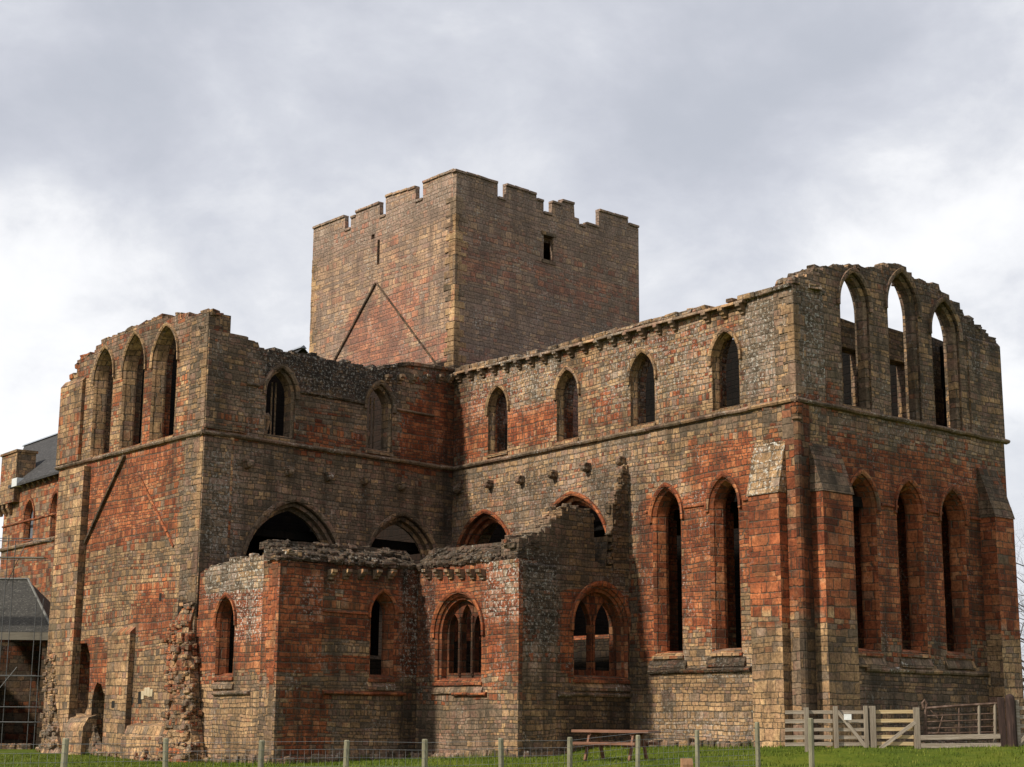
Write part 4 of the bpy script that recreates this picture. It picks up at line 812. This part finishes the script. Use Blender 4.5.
def lining(fr, out, wins, T, nm='shade_lining'):  # added near-black sheet, paints shade onto the chapel's inner faces
    xa, xb = min(q[0] for q in out), max(q[0] for q in out)
    MB().add(*plate([(min(max(a, xa + .3), xb - .9), c - .15) for a, c in out], [wide(q, wins, xa, xb) for q in wins], .06, T + .002)).build(nm, int_shade_mat, priory, fr.M)
lining(f01, [(.02, G0), (f01.L - .01, G0), (f01.L - .01, t01[-1][1] - .1), (.02, t01[0][1] - .1)], [c1], T_P)
lining(f12, [(.008, G0), (f12.L + .6, G0), (f12.L + .6, z12 - hh), (.008, z12 - hh)], [c2], T_P)
# ================================================================== THE NAVE AND SHED BEHIND
sN = None
def nave_frame():
    # the nave continues the line of the choir wall far behind the transept
    lo = (pC + bC * 75); return Frame(lo, pC + bC * 30)
fV = nave_frame()
church = thing('church_nave', 'roofed red stone church nave with slate roof and corner turret behind the ruined transept', 'church', (fV.P.x, fV.P.y, 0))
mNave = masonry('nave_stone', .5, .26, ((0, .5), (10, .55), (14, .6)), .5, lichen=.1, patches=())
slate = simple('slate_roof', [(0, (.035, .034, .034)), (.6, (.065, .062, .062)), (1, (.12, .115, .11))], 2.5, .9, .02, (1, 1, 4), .1)
se = fV.pt(6, 500)[0]
nv = [Win(fV, 24.2, 33.5, (28.6, 498.5), 507, 539.5), Win(fV, 50.5, 60.0, (55, 491.5), 501, 536.5)]
ev = fV.pt(16, 487)[1]; evz = (ev + fV.pt(58, 472)[1]) / 2
wv = wall('wall', fV, [(se - .2, -2), (34, -2), (34, evz), (se - .2, evz)], nv, 1.2, mNave, parent=church)
for q in nv:
    q.build(wv, sur_red, 1.2, ((0, 0), (.05, .08), (.14, .3)), hoodw=.18)
    mb = MB(); mb.box(q.s0 + .1, q.s1 - .1, .4, .43, q.z0, q.za); mb.build('pane', simple('leaded_glass', [(0, (.10, .11, .13)), (1, (.22, .24, .27))], 9, .25, .01, spec=.6), wv, fV.M)
zs2 = (fV.pt(2, 548)[1] + fV.pt(55, 539.5)[1]) / 2; course(fV, wv, se - .2, 20, zs2, str_mat, .2, hgt=.3, seed=3)
course(fV, wv, se - .2, 20, nv[0].zsp - .1, sur_red, .1, hgt=.16, seed=4)
for k in range(16): corbel(fV, wv, fV.pt(20, 490)[0] + k * .95, evz - .1, str_mat, seed=k, kind='cut')
half = 5.0; et = fV.pt(23.4, 459, half)[0]; rise = fV.pt(61, 433, half)[1] - evz; e0 = fV.pt(15, 487)[0] - .1
mb = MB(); mb.add([(e0, -.45, evz - .05), (34, -.45, evz - .05), (34, half, evz + rise), (et, half, evz + rise), (34, 2 * half + .4, evz), (e0, 2 * half + .4, evz), (e0, -.45, evz - .2), (34, -.45, evz - .2)], [(0, 1, 2, 3), (3, 2, 4, 5), (0, 3, 5), (6, 7, 1, 0)]); rf = mb.build('roof', slate, church, fV.M)
lead = simple('lead_flashing', [(0, (.22, .24, .28)), (1, (.34, .36, .40))], 4, .5)
mb = MB(); mb.prism([(half - .2, evz + rise - .05), (half, evz + rise + .12), (half + .2, evz + rise - .05)], [et, 34]); mb.build('ridge', lead, rf, fV.M)
b_ = box_px(fV, 3.8, 453, 21.5, 491); mb = MB(); mb.box(b_[0] + .3, b_[1] - .2, -.3, 1.0, b_[2], b_[3] - .15); mb.box(b_[0] + .2, b_[1] - .1, -.40, 1.1, b_[3] - .16, b_[3]); mb.box(b_[0] + .1, b_[1], -.42, 1.1, b_[2] - .9, b_[2] - .005)
for k in range(3): mb.prism([(.0, -.05), (-.36, 0), (-.36, -.3), (-.1, -.7), (0, -.7)], [b_[0] + .1 + k * .9, b_[0] + .5 + k * .9], zf=lambda x: b_[2] - .9)
mb.build('turret', mPil, church, fV.M)
q = box_px(fV, 19, 479, 24, 487); mb = MB(); mb.box(q[0], q[1], -.5, .1, q[2], q[3]); mb.build('parapet_block', simple('pale_lead', [(0, (.5, .5, .5)), (1, (.7, .7, .7))]), church, fV.M)
# slated lean-to
DS = 84
fS = Frame(at_d(-30, 640, DS), at_d(52, 640, DS))
def sp(px, py, y=0): return fS.pt(px, py, y)
shed = thing('slated_shed', 'low shed with grey slate roof and dark open front left of the transept', 'shed', (fS.P.x, fS.P.y, 0))
zr = sp(20, 580, 3.2)[1]; ze = sp(20, 632)[1]; xr = sp(50.5, 640)[0]; xt = sp(28, 580, 3.2)[0]
mb = MB(); mb.add([(-3, -.3, ze), (xr + .2, -.3, ze), (xt, 3.2, zr), (-3, 3.2, zr), (xr + .2, 6.4, ze), (-3, 6.4, ze)], [(0, 1, 2, 3), (1, 4, 2), (3, 2, 4, 5)]); sr_ = mb.build('roof', simple('shed_slate', [(0, (.035, .034, .032)), (.5, (.075, .070, .062)), (1, (.17, .155, .13))], 6, .8, .09, (1, 3, 6), speck=((.25, .23, .2), 9, .6)), shed, fS.M)
mb = MB(); mb.tube([(xr + .2, -.32, ze + .06), (xt, 3.2, zr + .06), (-3, 3.2, zr + .06)], .07, 6); mb.build('ridge', simple('shed_ridge', [(0, (.10, .10, .09)), (1, (.24, .23, .21))]), sr_, fS.M)
mb = MB(); mb.box(-3, xr + .1, -.3, -.16, ze - .42, ze - .02); mb.build('fascia', simple('grey_timber', [(0, (.13, .11, .085)), (1, (.22, .19, .15))], 3, .8, .01, (.3, 1, 5)), shed, fS.M)
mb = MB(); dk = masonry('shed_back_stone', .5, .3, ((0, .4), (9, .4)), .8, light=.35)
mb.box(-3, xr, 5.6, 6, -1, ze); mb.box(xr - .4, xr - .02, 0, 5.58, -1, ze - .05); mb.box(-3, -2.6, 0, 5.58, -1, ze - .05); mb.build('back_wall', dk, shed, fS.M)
mb = MB(); rnd = random.Random(1)
for x in np.arange(-1, 3.5, .4):
    for k in range(2): mb.bbox((x, -.1 + rnd.uniform(-.1, .1), -.45 + k * .3), (.24, .25, .17), None, .2, .15, rnd)
tag(mb.build('low_wall', rub_mat, None, fS.M), 'low dark rubble wall in front of the open shed', 'wall')
steel = simple('scaffold_steel', [(0, (.05, .05, .05)), (1, (.12, .12, .12))], 6, .45, .003, spec=.6)
board = simple('scaffold_board', [(0, (.17, .12, .08)), (1, (.33, .25, .16))], 4, .8, .01, (.3, 1, 1))
scaf = thing('scaffolding', 'steel tube scaffolding with boards against the nave left of the transept', 'scaffold', (fS.P.x, fS.P.y, 0))
for y in (-1.2, -2.4):
    for x in (-2.2, .1, 2.4, 4.05):
        q = fS.xy(x, y); mb = MB(); mb.tube([(x, y, gz(q.x, q.y) - .05), (x, y, sp(20, 540)[1] if x < 4 else sp(40, 600)[1])], .022, 6); mb.build('standard', steel, scaf, fS.M)
for py in (541, 560, 676, 707, 722):
    z = sp(20, py, -1.2)[1]
    for y in (-1.2, -2.4): mb = MB(); mb.tube([(-3.2, y - .05, z), (4.3, y - .05, z)], .02, 6); mb.build('ledger', steel, scaf, fS.M)
for a, c in (((2, 690), (17, 667)), ((16, 578), (25, 545))):
    p0 = sp(*a, -1.3); p1 = sp(*c, -1.3); mb = MB(); mb.tube([(p0[0] - .5, -1.3, p0[1] - .4), (p1[0], -1.3, p1[1])], .02, 6); mb.build('brace', steel, scaf, fS.M)
for y in (-1.5, -1.8, -2.1): mb = MB(); mb.box(-3.2, 4.2, y - .11, y + .11, sp(20, 560, -1.2)[1] + .04, sp(20, 560, -1.2)[1] + .08); mb.build('board', board, scaf, fS.M)

# ================================================================== GROUND
gm, b, p = principled('turf', .95, .1)
gp = b.n.new('ShaderNodeNewGeometry').outputs['Position']
n1 = b.noise(gp, .35, 4, .6); n2 = b.noise(gp, 9, 4, .7); n3 = b.noise(gp, 1.6, 4, .6)
c = b.ramp(b.m('ADD', b.m('MULTIPLY', n1, .4), b.m('ADD', b.m('MULTIPLY', n3, .3), b.m('MULTIPLY', n2, .3))), [(.28, (.030, .045, .005)), (.45, (.065, .092, .008)), (.6, (.11, .125, .012)), (.75, (.17, .15, .04))])
b.put(p.inputs['Base Color'], c); b.put(p.inputs['Normal'], b.bump(b.m('ADD', n2, n3), 1, .05))
xs = np.concatenate([[-3000, -1500, -700, -350, -200, -120, -80, -60], np.arange(-48, 50, .7), [60, 80, 120, 200, 350, 700, 1500, 3000]]); ys = np.concatenate([[-3000, -1200, -400, -150, -60, -20, 0, 8, 16], np.arange(22, 100, .7), [110, 130, 170, 230, 320, 500, 900, 1700, 3000]])
V = [(x, y, gz(x, y)) for y in ys for x in xs]; nx = len(xs)
Fc = [(j * nx + i, j * nx + i + 1, (j + 1) * nx + i + 1, (j + 1) * nx + i) for j in range(len(ys) - 1) for i in range(nx - 1)]
me = bpy.data.meshes.new('ground'); me.from_pydata(V, [], Fc); me.polygons.foreach_set('use_smooth', [True] * len(Fc)); tag(link('ground', me, gm), kind='structure')
def inside(x, y):
    """inside the ruin: no lawn there"""
    q = Vector((x, y)); 
    def beh(fr): return (q - fr.P).dot(fr.n) > .05
    A = beh(fCI) and (q - pC).dot(aC) > 0.02 and beh(fCG)
    B = beh(fLT) and beh(fLI)
    Cc = beh(f01) and beh(f12) and (q - pP2).dot(f12.d) < 0; D = beh(f34) and beh(f23)
    return A or B or Cc or D
gb, b, p = principled('grass_blade', .8, .2)
oi = b.n.new('ShaderNodeNewGeometry'); gp = oi.outputs['Position']
c = b.ramp(b.noise(gp, 1.1, 3, .6), [(.34, (.045, .078, .007)), (.5, (.095, .135, .010)), (.66, (.17, .18, .03))])
c2_ = b.ramp(b.wn(b.vm('SNAP', gp, (.05, .05, 10))), [(0, (.6, .6, .6)), (1, (1.3, 1.25, 1.2))]); b.put(p.inputs['Base Color'], b.mix(1, c, c2_, 'MULTIPLY'))
rnd = random.Random(5); nrnd = np.random.RandomState(4); V = []; Fc = []
N = 0
while N < 62000:
    y = 28 + (nrnd.rand() ** .8) * 34; hw = y * .36; x = nrnd.uniform(-hw, hw)
    if inside(x, y): continue
    N += 1; z = gz(x, y) if N % 3 == 1 else None
    if z is None: x = V[-3][0] + nrnd.uniform(-.12, .12); y = V[-3][1] + nrnd.uniform(-.12, .12); z = lz
    lz = z; h = nrnd.uniform(.03, .085) * (1.5 if nrnd.rand() < .06 else 1); a = nrnd.uniform(0, 6.28); dx, dy = math.cos(a), math.sin(a); w_ = .011; b0 = len(V)
    V += [(x - dy * w_, y + dx * w_, z - .01), (x + dy * w_, y - dx * w_, z - .01), (x + dx * h * .45, y + dy * h * .45, z + h)]; Fc.append((b0, b0 + 1, b0 + 2))
for fr, a_, e_ in ((fCI, fCI.pt(645, 745)[0], fCI.L), (fCG, 0, fCG.L + 1), (f34, 0, f34.L), (f12, 0, f12.L), (f23, 0, f23.L), (f01, 0, f01.L), (fLT, 0, fLT.L)):
    cl_ = [rnd.uniform(a_, e_) for _ in range(int((e_ - a_) * 1.6))]
    for c_ in cl_:
        hc = rnd.uniform(.10, .30)
        for k in range(rnd.randint(14, 45)):
            p_ = fr.xy(c_ + rnd.gauss(0, .22), -rnd.uniform(.05, .45)); x, y = p_; z = gz(x, y); h = hc * rnd.uniform(.5, 1.1); a = rnd.uniform(0, 6.28); dx, dy = math.cos(a), math.sin(a); w_ = .012; b0 = len(V)
            V += [(x - dy * w_, y + dx * w_, z - .01), (x + dy * w_, y - dx * w_, z - .01), (x + dx * h * .4, y + dy * h * .4, z + h)]; Fc.append((b0, b0 + 1, b0 + 2))
me = bpy.data.meshes.new('grass'); me.from_pydata(V, [], Fc); tag(link('grass', me, gb), 'short green lawn grass round the ruin', 'grass', kind='stuff')
# bare earth inside
# ================================================================== WIRE FENCE
postm = simple('weathered_post', [(0, (.12, .11, .075)), (.5, (.22, .20, .13)), (1, (.34, .31, .21))], 4, .85, .01, (1, 1, .25))
wirem = simple('fence_wire', [(0, (.15, .15, .15)), (1, (.3, .3, .3))], 8, .5, .001, spec=.5)
PX = [-36, 66, 166, 262, 347, 425, 501, 570, 638, 697, 757, 810.5]; PY = [738, 738, 738, 740, 740, 739, 738, 737, 735, 730, 722, 718]
fence = thing('wire_fence', 'sheep netting fence on grey wooden posts crossing the grass in front of the ruin', 'fence', (-8, 28.4, .1)); tops = []
for k, (px, py) in enumerate(zip(PX, PY)):
    i = k - 1; D = 28.4 * (1 + .0407 * i); q = at_d(px, py, D); g = gz(q.x, q.y); rr = random.Random(k); lx, ly = rr.uniform(-.03, .03), rr.uniform(-.03, .03)
    if k == 11: D = 36.5; q = at_d(px, py, D); g = gz(q.x, q.y)
    mb = MB(); r_ = .05 + .012 * rr.random(); mb.tube([(q.x + lx, q.y + ly, g - .1), (q.x, q.y, q.z - .02), (q.x, q.y, q.z)], [r_ * 1.05, r_, r_ * .75], 8); mb.build('post', postm, fence); tops.append((q, g))
mb = MB(); pts_ = tops[:11]
for hz in (.12, .24, .36, .50, .66, .82, .97):
    mb.tube([(q.x, q.y - .06, g + hz) for q, g in pts_], .0032, 4)
for (q, g), (q2, g2) in zip(pts_, pts_[1:]):
    for i in range(12):
        t = i / 12; x, y, z = q.x + (q2.x - q.x) * t, q.y - .06 + (q2.y - q.y) * t, g + (g2 - g) * t; mb.tube([(x, y, z + .08), (x, y, z + .83)], .0022, 3, False)
mb.build('netting', wirem, fence)

# ================================================================== GATES
DG = 43.0
def W3(px, py, D=DG): return at_d(px, py, D)
old = simple('old_grey_timber', [(0, (.16, .125, .09)), (.5, (.32, .26, .20)), (1, (.52, .45, .37))], 5, .85, .012, (.25, 1, 4))
oldv = simple('old_grey_post_timber', [(0, (.12, .10, .075)), (.5, (.25, .20, .15)), (1, (.38, .33, .26))], 5, .85, .012, (4, 1, .25))
pale = simple('new_pale_timber', [(0, (.34, .22, .10)), (.5, (.50, .36, .19)), (1, (.66, .52, .33))], 5, .75, .008, (.25, 1, 4))
brown = simple('rusty_brown_metal', [(0, (.04, .022, .016)), (.5, (.10, .06, .042)), (1, (.22, .15, .12))], 6, .8, .006)
darkm = simple('dark_tarred_wood', [(0, (.022, .014, .012)), (.6, (.055, .032, .026)), (1, (.12, .07, .055))], 6, .8, .02, (3, 3, .4))
def board_at(name, mat, par, a, c, wd, dp=.03, y=0, seed=0, bow=0):
    """a sawn board between two points of the picture at the gate's distance"""
    A = W3(*a); B = W3(*c); A.y += y; B.y += y; rnd = random.Random(seed + int(a[0] * 3 + a[1])); mb = MB(); L = (B - A).length; dirv = (B - A).normalized()
    up_ = Vector((0, 1, 0)); z = dirv.cross(up_).normalized(); rot = Matrix((dirv, up_, z)).transposed()
    mb.bbox((0, 0, 0), (L / 2, dp / 2, wd / 2), None, .12, .0, rnd); mm = Matrix.Translation((A + B) / 2) @ rot.to_4x4() @ Matrix.Rotation(rnd.uniform(-.006, .006), 4, 'Y')
    return mb.build(name, mat, par, mm)
def gpost(name, mat, par, px0, px1, py, dp=.1, y=0, dome=0, D=DG):
    A = W3((px0 + px1) / 2, py); A.y += y; w_ = (px1 - px0) / F * DG / 2; g = gz(A.x, A.y) - .15; mb = MB()
    if dome: mb.tube([(0, 0, g - A.z), (0, 0, -w_ * .9), (0, 0, -w_ * .45), (0, 0, -w_ * .12), (0, 0, 0)], [w_ * 1.02, w_, w_ * .88, w_ * .55, w_ * .12], 12)
    else: mb.bbox((0, 0, (g - A.z) / 2), (w_, dp / 2, (A.z - g) / 2), None, .1, 0)
    return mb.build(name, mat, par, Matrix.Translation(A))
def g0(px): q = W3(px, 746); return (q.x, q.y, gz(q.x, q.y))
rows5 = [712, 721, 729.5, 737.2, 744]
GP = 'gate posts beside the ruin'
rf_ = thing('post_and_rail_fence', 'short grey five rail wooden fence at the corner buttress of the choir', 'fence', g0(810))
for k, y in enumerate(rows5): board_at('rail', old, rf_, (785.5, y + .3), (833, y), .105 if k % 2 else .09, y=.06)
gpost('post', oldv, rf_, 803.9, 808.4, 707.5)
gA = thing('wooden_gate', 'narrow grey wooden gate with a diagonal brace and a small white notice', 'gate', g0(850), 'gates in front of the gable wall')
gpost('stile', oldv, gA, 833, 837.2, 706.2, y=-.02); gpost('stile', oldv, gA, 863.3, 867, 705.8, y=-.02)
for k, y in enumerate(rows5): board_at('rail', old, gA, (836, y), (865, y + .3), .09, y=.05)
board_at('brace', old, gA, (837, 711), (865.5, 747), .09, .03, -.05)
nt = thing('notice_sign', 'small blank white notice fixed to the narrow grey gate', 'sign', tuple(W3(846.7, 717)))
mb = MB(); mb.bbox((0, 0, 0), (.10, .006, .075), None, .2, 0); mb.build('plate', simple('white_plate', [(0, (.72, .72, .70)), (1, (.85, .85, .83))], 3, .4), nt, Matrix.Translation(W3(846.8, 717) + Vector((0, -.11, 0))))
nt.location = W3(846.8, 717) + Vector((0, -.11, 0)); 
for ch in nt.children: ch.matrix_parent_inverse = WM(nt).inverted()
pst = thing('gate_post', 'stout grey wooden post between the narrow grey gate and the pale gate', 'post', g0(872), GP); gpost('shaft', oldv, pst, 869.2, 874.8, 706, .14)
gB = thing('wooden_gate', 'gate with new pale wooden rails and a rising diagonal brace', 'gate', g0(895), 'gates in front of the gable wall')
for k, y in enumerate(rows5): board_at('rail', pale, gB, (875.5, y - .3), (914, y - .3), .095, y=.05)
board_at('brace', old, gB, (876.5, 751), (915, 722), .095, .03, -.04)
gpost('stile', oldv, gB, 913.2, 918.8, 707.5, .1, -.0)
bar = thing('plank_barrier', 'two weathered horizontal planks closing the gap below the old hurdle', 'barrier', g0(960))
board_at('plank', old, bar, (920, 737.7), (1000.5, 736.2), .125, .04, -.03); board_at('plank', old, bar, (920, 746), (1000.5, 745), .12, .04, -.03)
hu = thing('metal_hurdle', 'old rusty brown field gate with a hooked end standing behind planks', 'gate', g0(960))
def rod(name, par, L, r, mat=brown):
    pts = [W3(*q) + Vector((0, .12, 0)) for q in L]; mb = MB(); mb.tube([q - pts[0] for q in pts], r, 6); return mb.build(name, mat, par, Matrix.Translation(pts[0]))
rod('top_rail', hu, [(926, 708.5), (960, 705.8), (998, 703.6)], .045)
for y0, y1, r in ((716, 713.5, .022), (722, 719.5, .022), (728.5, 726.5, .022), (733.5, 732, .022)): rod('rail', hu, [(925, y0), (998, y1)], r)
rod('end_upright', hu, [(926.5, 739), (926.6, 712), (927.8, 704), (925.5, 700), (923.6, 703), (925, 708)], .04)
for x, r in ((960.5, .02), (980.5, .04), (996.5, .045)): rod('upright', hu, [(x, 739 if x < 990 else 745), (x - .3, 703 + (998 - x) * .04)], r, oldv if x > 970 else brown)
rod('brace', hu, [(927, 705), (939, 718)], .018); rod('brace', hu, [(939, 733), (944, 716)], .018)
pst = thing('gate_post', 'slim dark wooden post beside the round topped dark post', 'post', g0(1000), GP); gpost('shaft', darkm, pst, 997.8, 1003.6, 697.5, .13, .0)
pst = thing('gate_post', 'thick dark gatepost with a rounded top at the right of the rusty hurdle', 'post', g0(1009), GP); gpost('shaft', darkm, pst, 1004.3, 1013.6, 694, .13, -.05, dome=1)
gC = thing('wooden_gate', 'pale grey wooden gate cut off by the right edge of the photo', 'gate', g0(1020), 'gates in front of the gable wall'); gpost('stile', old, gC, 1015, 1018.4, 700, .08)
for k, y in enumerate((708, 717, 726, 735, 743)): board_at('rail', old, gC, (1017, y), (1050, y - .5), .09, y=.05)
board_at('brace', old, gC, (1018, 744), (1050, 708), .08, .03, -.03)
# ================================================================== PICNIC TABLE
red_w = simple('red_brown_stained_wood', [(0, (.11, .05, .030)), (.5, (.20, .095, .058)), (1, (.31, .17, .11))], 5, .75, .006, (.3, 3, 3))
q = at_d(616, 752, 44.6); tx, ty = q.x, q.y; tz = gz(tx, ty)
tb = thing('picnic_table', 'brown stained wooden picnic table with attached benches on the lawn by the chapel', 'picnic table', (tx, ty, tz), rz=R(-27))
TM = Matrix.Translation((tx, ty, tz)) @ Matrix.Rotation(R(-27), 4, 'Z')
mb = MB(); 
for k in range(6): mb.bbox((0, -.38 + k * .153, .76), (1.14, .074, .036), None, .15, 0)
mb.build('table_top', red_w, tb, TM)
for s_ in (-1, 1):
    mb = MB()
    for k in (0, 1): mb.bbox((0, s_ * (.72 + k * .14 - .07 + .02), .44), (.92, .075, .036), None, .15, 0)
    mb.build('bench', red_w, tb, TM)
for sx in (-1, 1):
    mb = MB(); mb.bbox((sx * .60, 0, .39), (.025, .82, .045), None, .15, 0); mb.build('bearer', red_w, tb, TM)
    mb = MB(); mb.bbox((sx * .60, 0, .69), (.025, .38, .04), None, .15, 0); mb.build('top_bearer', red_w, tb, TM)
    for sy in (-1, 1):
        mb = MB(); A = Vector((sx * .65, sy * .28, .70)); B = Vector((sx * .65, sy * .62, -.02)); L = (B - A).length; mb.bbox((0, 0, 0), (.03, .06, L / 2), None, .15, 0)
        mb.build('leg', red_w, tb, TM @ Matrix.Translation((A + B) / 2) @ Matrix.Rotation(math.atan2(-(A.y - B.y), (A.z - B.z)), 4, 'X'))
# little wooden marker in the foreground
q = at_d(687, 758.5, 33.5); g = gz(q.x, q.y); mk = thing('wooden_marker', 'short brown wooden marker post with slanting top standing in the grass', 'marker post', (q.x, q.y, g))
mb = MB(); mb.prism([(-.09, g - q.z - .1), (.09, g - q.z - .1), (.09, .0), (-.04, .0), (-.09, -.12)], [-.115, .1]); mb.build('shaft', simple('brown_oak', [(0, (.20, .10, .05)), (1, (.42, .24, .13))], 4, .8, .01, (3, 3, .4)), mk, Matrix.Translation(q) @ Matrix.Rotation(R(12), 4, 'Z'))
# loose stones
rnd = random.Random(12)
for k, (px, D, s_, lab) in enumerate([(8, 34.5, .16, 'flat brown fallen stone in the grass at the far left'), (30, 34.2, .13, 'small brown fallen stone beside the leftmost fence post'), (49, 34.8, .11, 'little fallen stone just left of the leftmost fence post'), (118, 34.4, .14, 'flat fallen stone between the two leftmost fence posts'), (141, 39.5, .22, 'large fallen block by the rubble stub'), (131, 34.2, .10, 'small fallen stone between the two leftmost fence posts, right of a flat one')]):
    r = ray(px, 765); x, y = r.x * D, r.y * D; mb = MB(); 
    for j in range(1): mb.bbox((0, 0, s_ * .25), (s_ * 1.5, s_, s_ * .5), Matrix.Rotation(rnd.uniform(0, 3), 3, 'Z'), .3, .25, rnd)
    o = mb.build('fallen_stone', rub_mat, None, Matrix.Translation((x, y, gz(x, y)))); tag(o, lab, 'stone', 'stones fallen in the grass')
# ================================================================== TREES
barkm = simple('bare_bark', [(0, (.04, .032, .028)), (1, (.10, .085, .075))], 3, .9, .02, (1, 1, .3))
def far_wood():
    m = MB(); rnd = random.Random(77)
    for k in range(420):
        a = rnd.uniform(R(-15), R(195)); rr = rnd.uniform(330, 420); x, y = rr * math.cos(a), rr * math.sin(a) + 40; w_ = rnd.uniform(5, 11); h = rnd.uniform(5, 12); n = 7
        for q in range(70):
            t, u_ = rnd.uniform(0, 2 * PI), rnd.random(); px_, py_, pz = x + math.cos(t) * w_ * u_, y + math.sin(t) * w_ * u_, h * rnd.uniform(.0, 1) * (1 - .35 * u_); sc = rnd.uniform(.5, 1.4)
            m.add([(px_ + rnd.uniform(-sc, sc), py_ + rnd.uniform(-sc, sc), pz + rnd.uniform(-sc, sc)) for _ in range(3)], [(0, 1, 2)])
    return m.build('far_wood', simple('far_wood_foliage', [(0, (.03, .035, .02)), (1, (.075, .075, .04))], 1.5), None, None, recalc=False)
tag(far_wood(), 'distant brown green woodland along the horizon behind the ruin', 'wood', kind='stuff')
def bare_tree(name, label, x, y, H, seed, spread=1., group=None, trunk=.30):
    rnd = random.Random(seed); t = thing(name, label, 'tree', (x, y, gz(x, y)), group); trk = MB(); tw = MB()
    def grow(p, d, r, L, dep):
        n = 4; pts = [p]; 
        for i in range(n): d = (d + Vector((rnd.gauss(0, .13), rnd.gauss(0, .13), rnd.gauss(.03, .07)))).normalized(); pts.append(pts[-1] + d * L / n)
        rs = [r * (1 - .45 * i / n) for i in range(n + 1)]; (trk if dep < 2 else tw).tube(pts, rs, 7 if dep < 2 else (4 if dep < 4 else 3), dep < 2)
        if dep >= 6: return
        for k in range(rnd.choice((3, 3, 4)) if dep else 6):
            i = rnd.randint(1 if dep else 2, n); a = rnd.uniform(0, 2 * PI); tilt = rnd.uniform(.35, .9) * spread; perp = d.orthogonal().normalized(); perp = Matrix.Rotation(a, 3, d) @ perp
            grow(pts[i], (d * math.cos(tilt) + perp * math.sin(tilt)).normalized(), rs[i] * rnd.uniform(.5, .7), L * rnd.uniform(.6, .82), dep + 1)
    grow(Vector((0, 0, -.2)), Vector((0, 0, 1)), trunk, H * .32, 0)
    M = Matrix.Translation((x, y, gz(x, y))); trk.build('trunk', barkm, t, M, recalc=False); tw.build('crown', barkm, t, M, recalc=False); return t
bare_tree('bare_tree', 'tall leafless tree showing behind the right end of the gable wall', 25.9, 80, 17, 3, 1.25)
bare_tree('bare_tree', 'smaller leafless tree low behind the gate at the right edge', 30.8, 92, 13, 8, 1.2)
# leafless hedge far behind
hm = MB(); rnd = random.Random(9)
for k in range(5200):
    x = rnd.uniform(26, 52); y = 112 + rnd.uniform(-1.2, 1.2); z = gz(x, y); h = rnd.uniform(.8, 3.4); a = rnd.uniform(-.5, .5); hm.tube([(x, y, z + rnd.uniform(0, 1)), (x + a * .4, y, z + h * .6), (x + a, y + rnd.uniform(-.3, .3), z + h)], [.035, .02, .008], 3, False)
tag(hm.build('hedge', barkm, None, None, recalc=False), 'bare brown hedge beyond the ruin at the right edge', 'hedge')
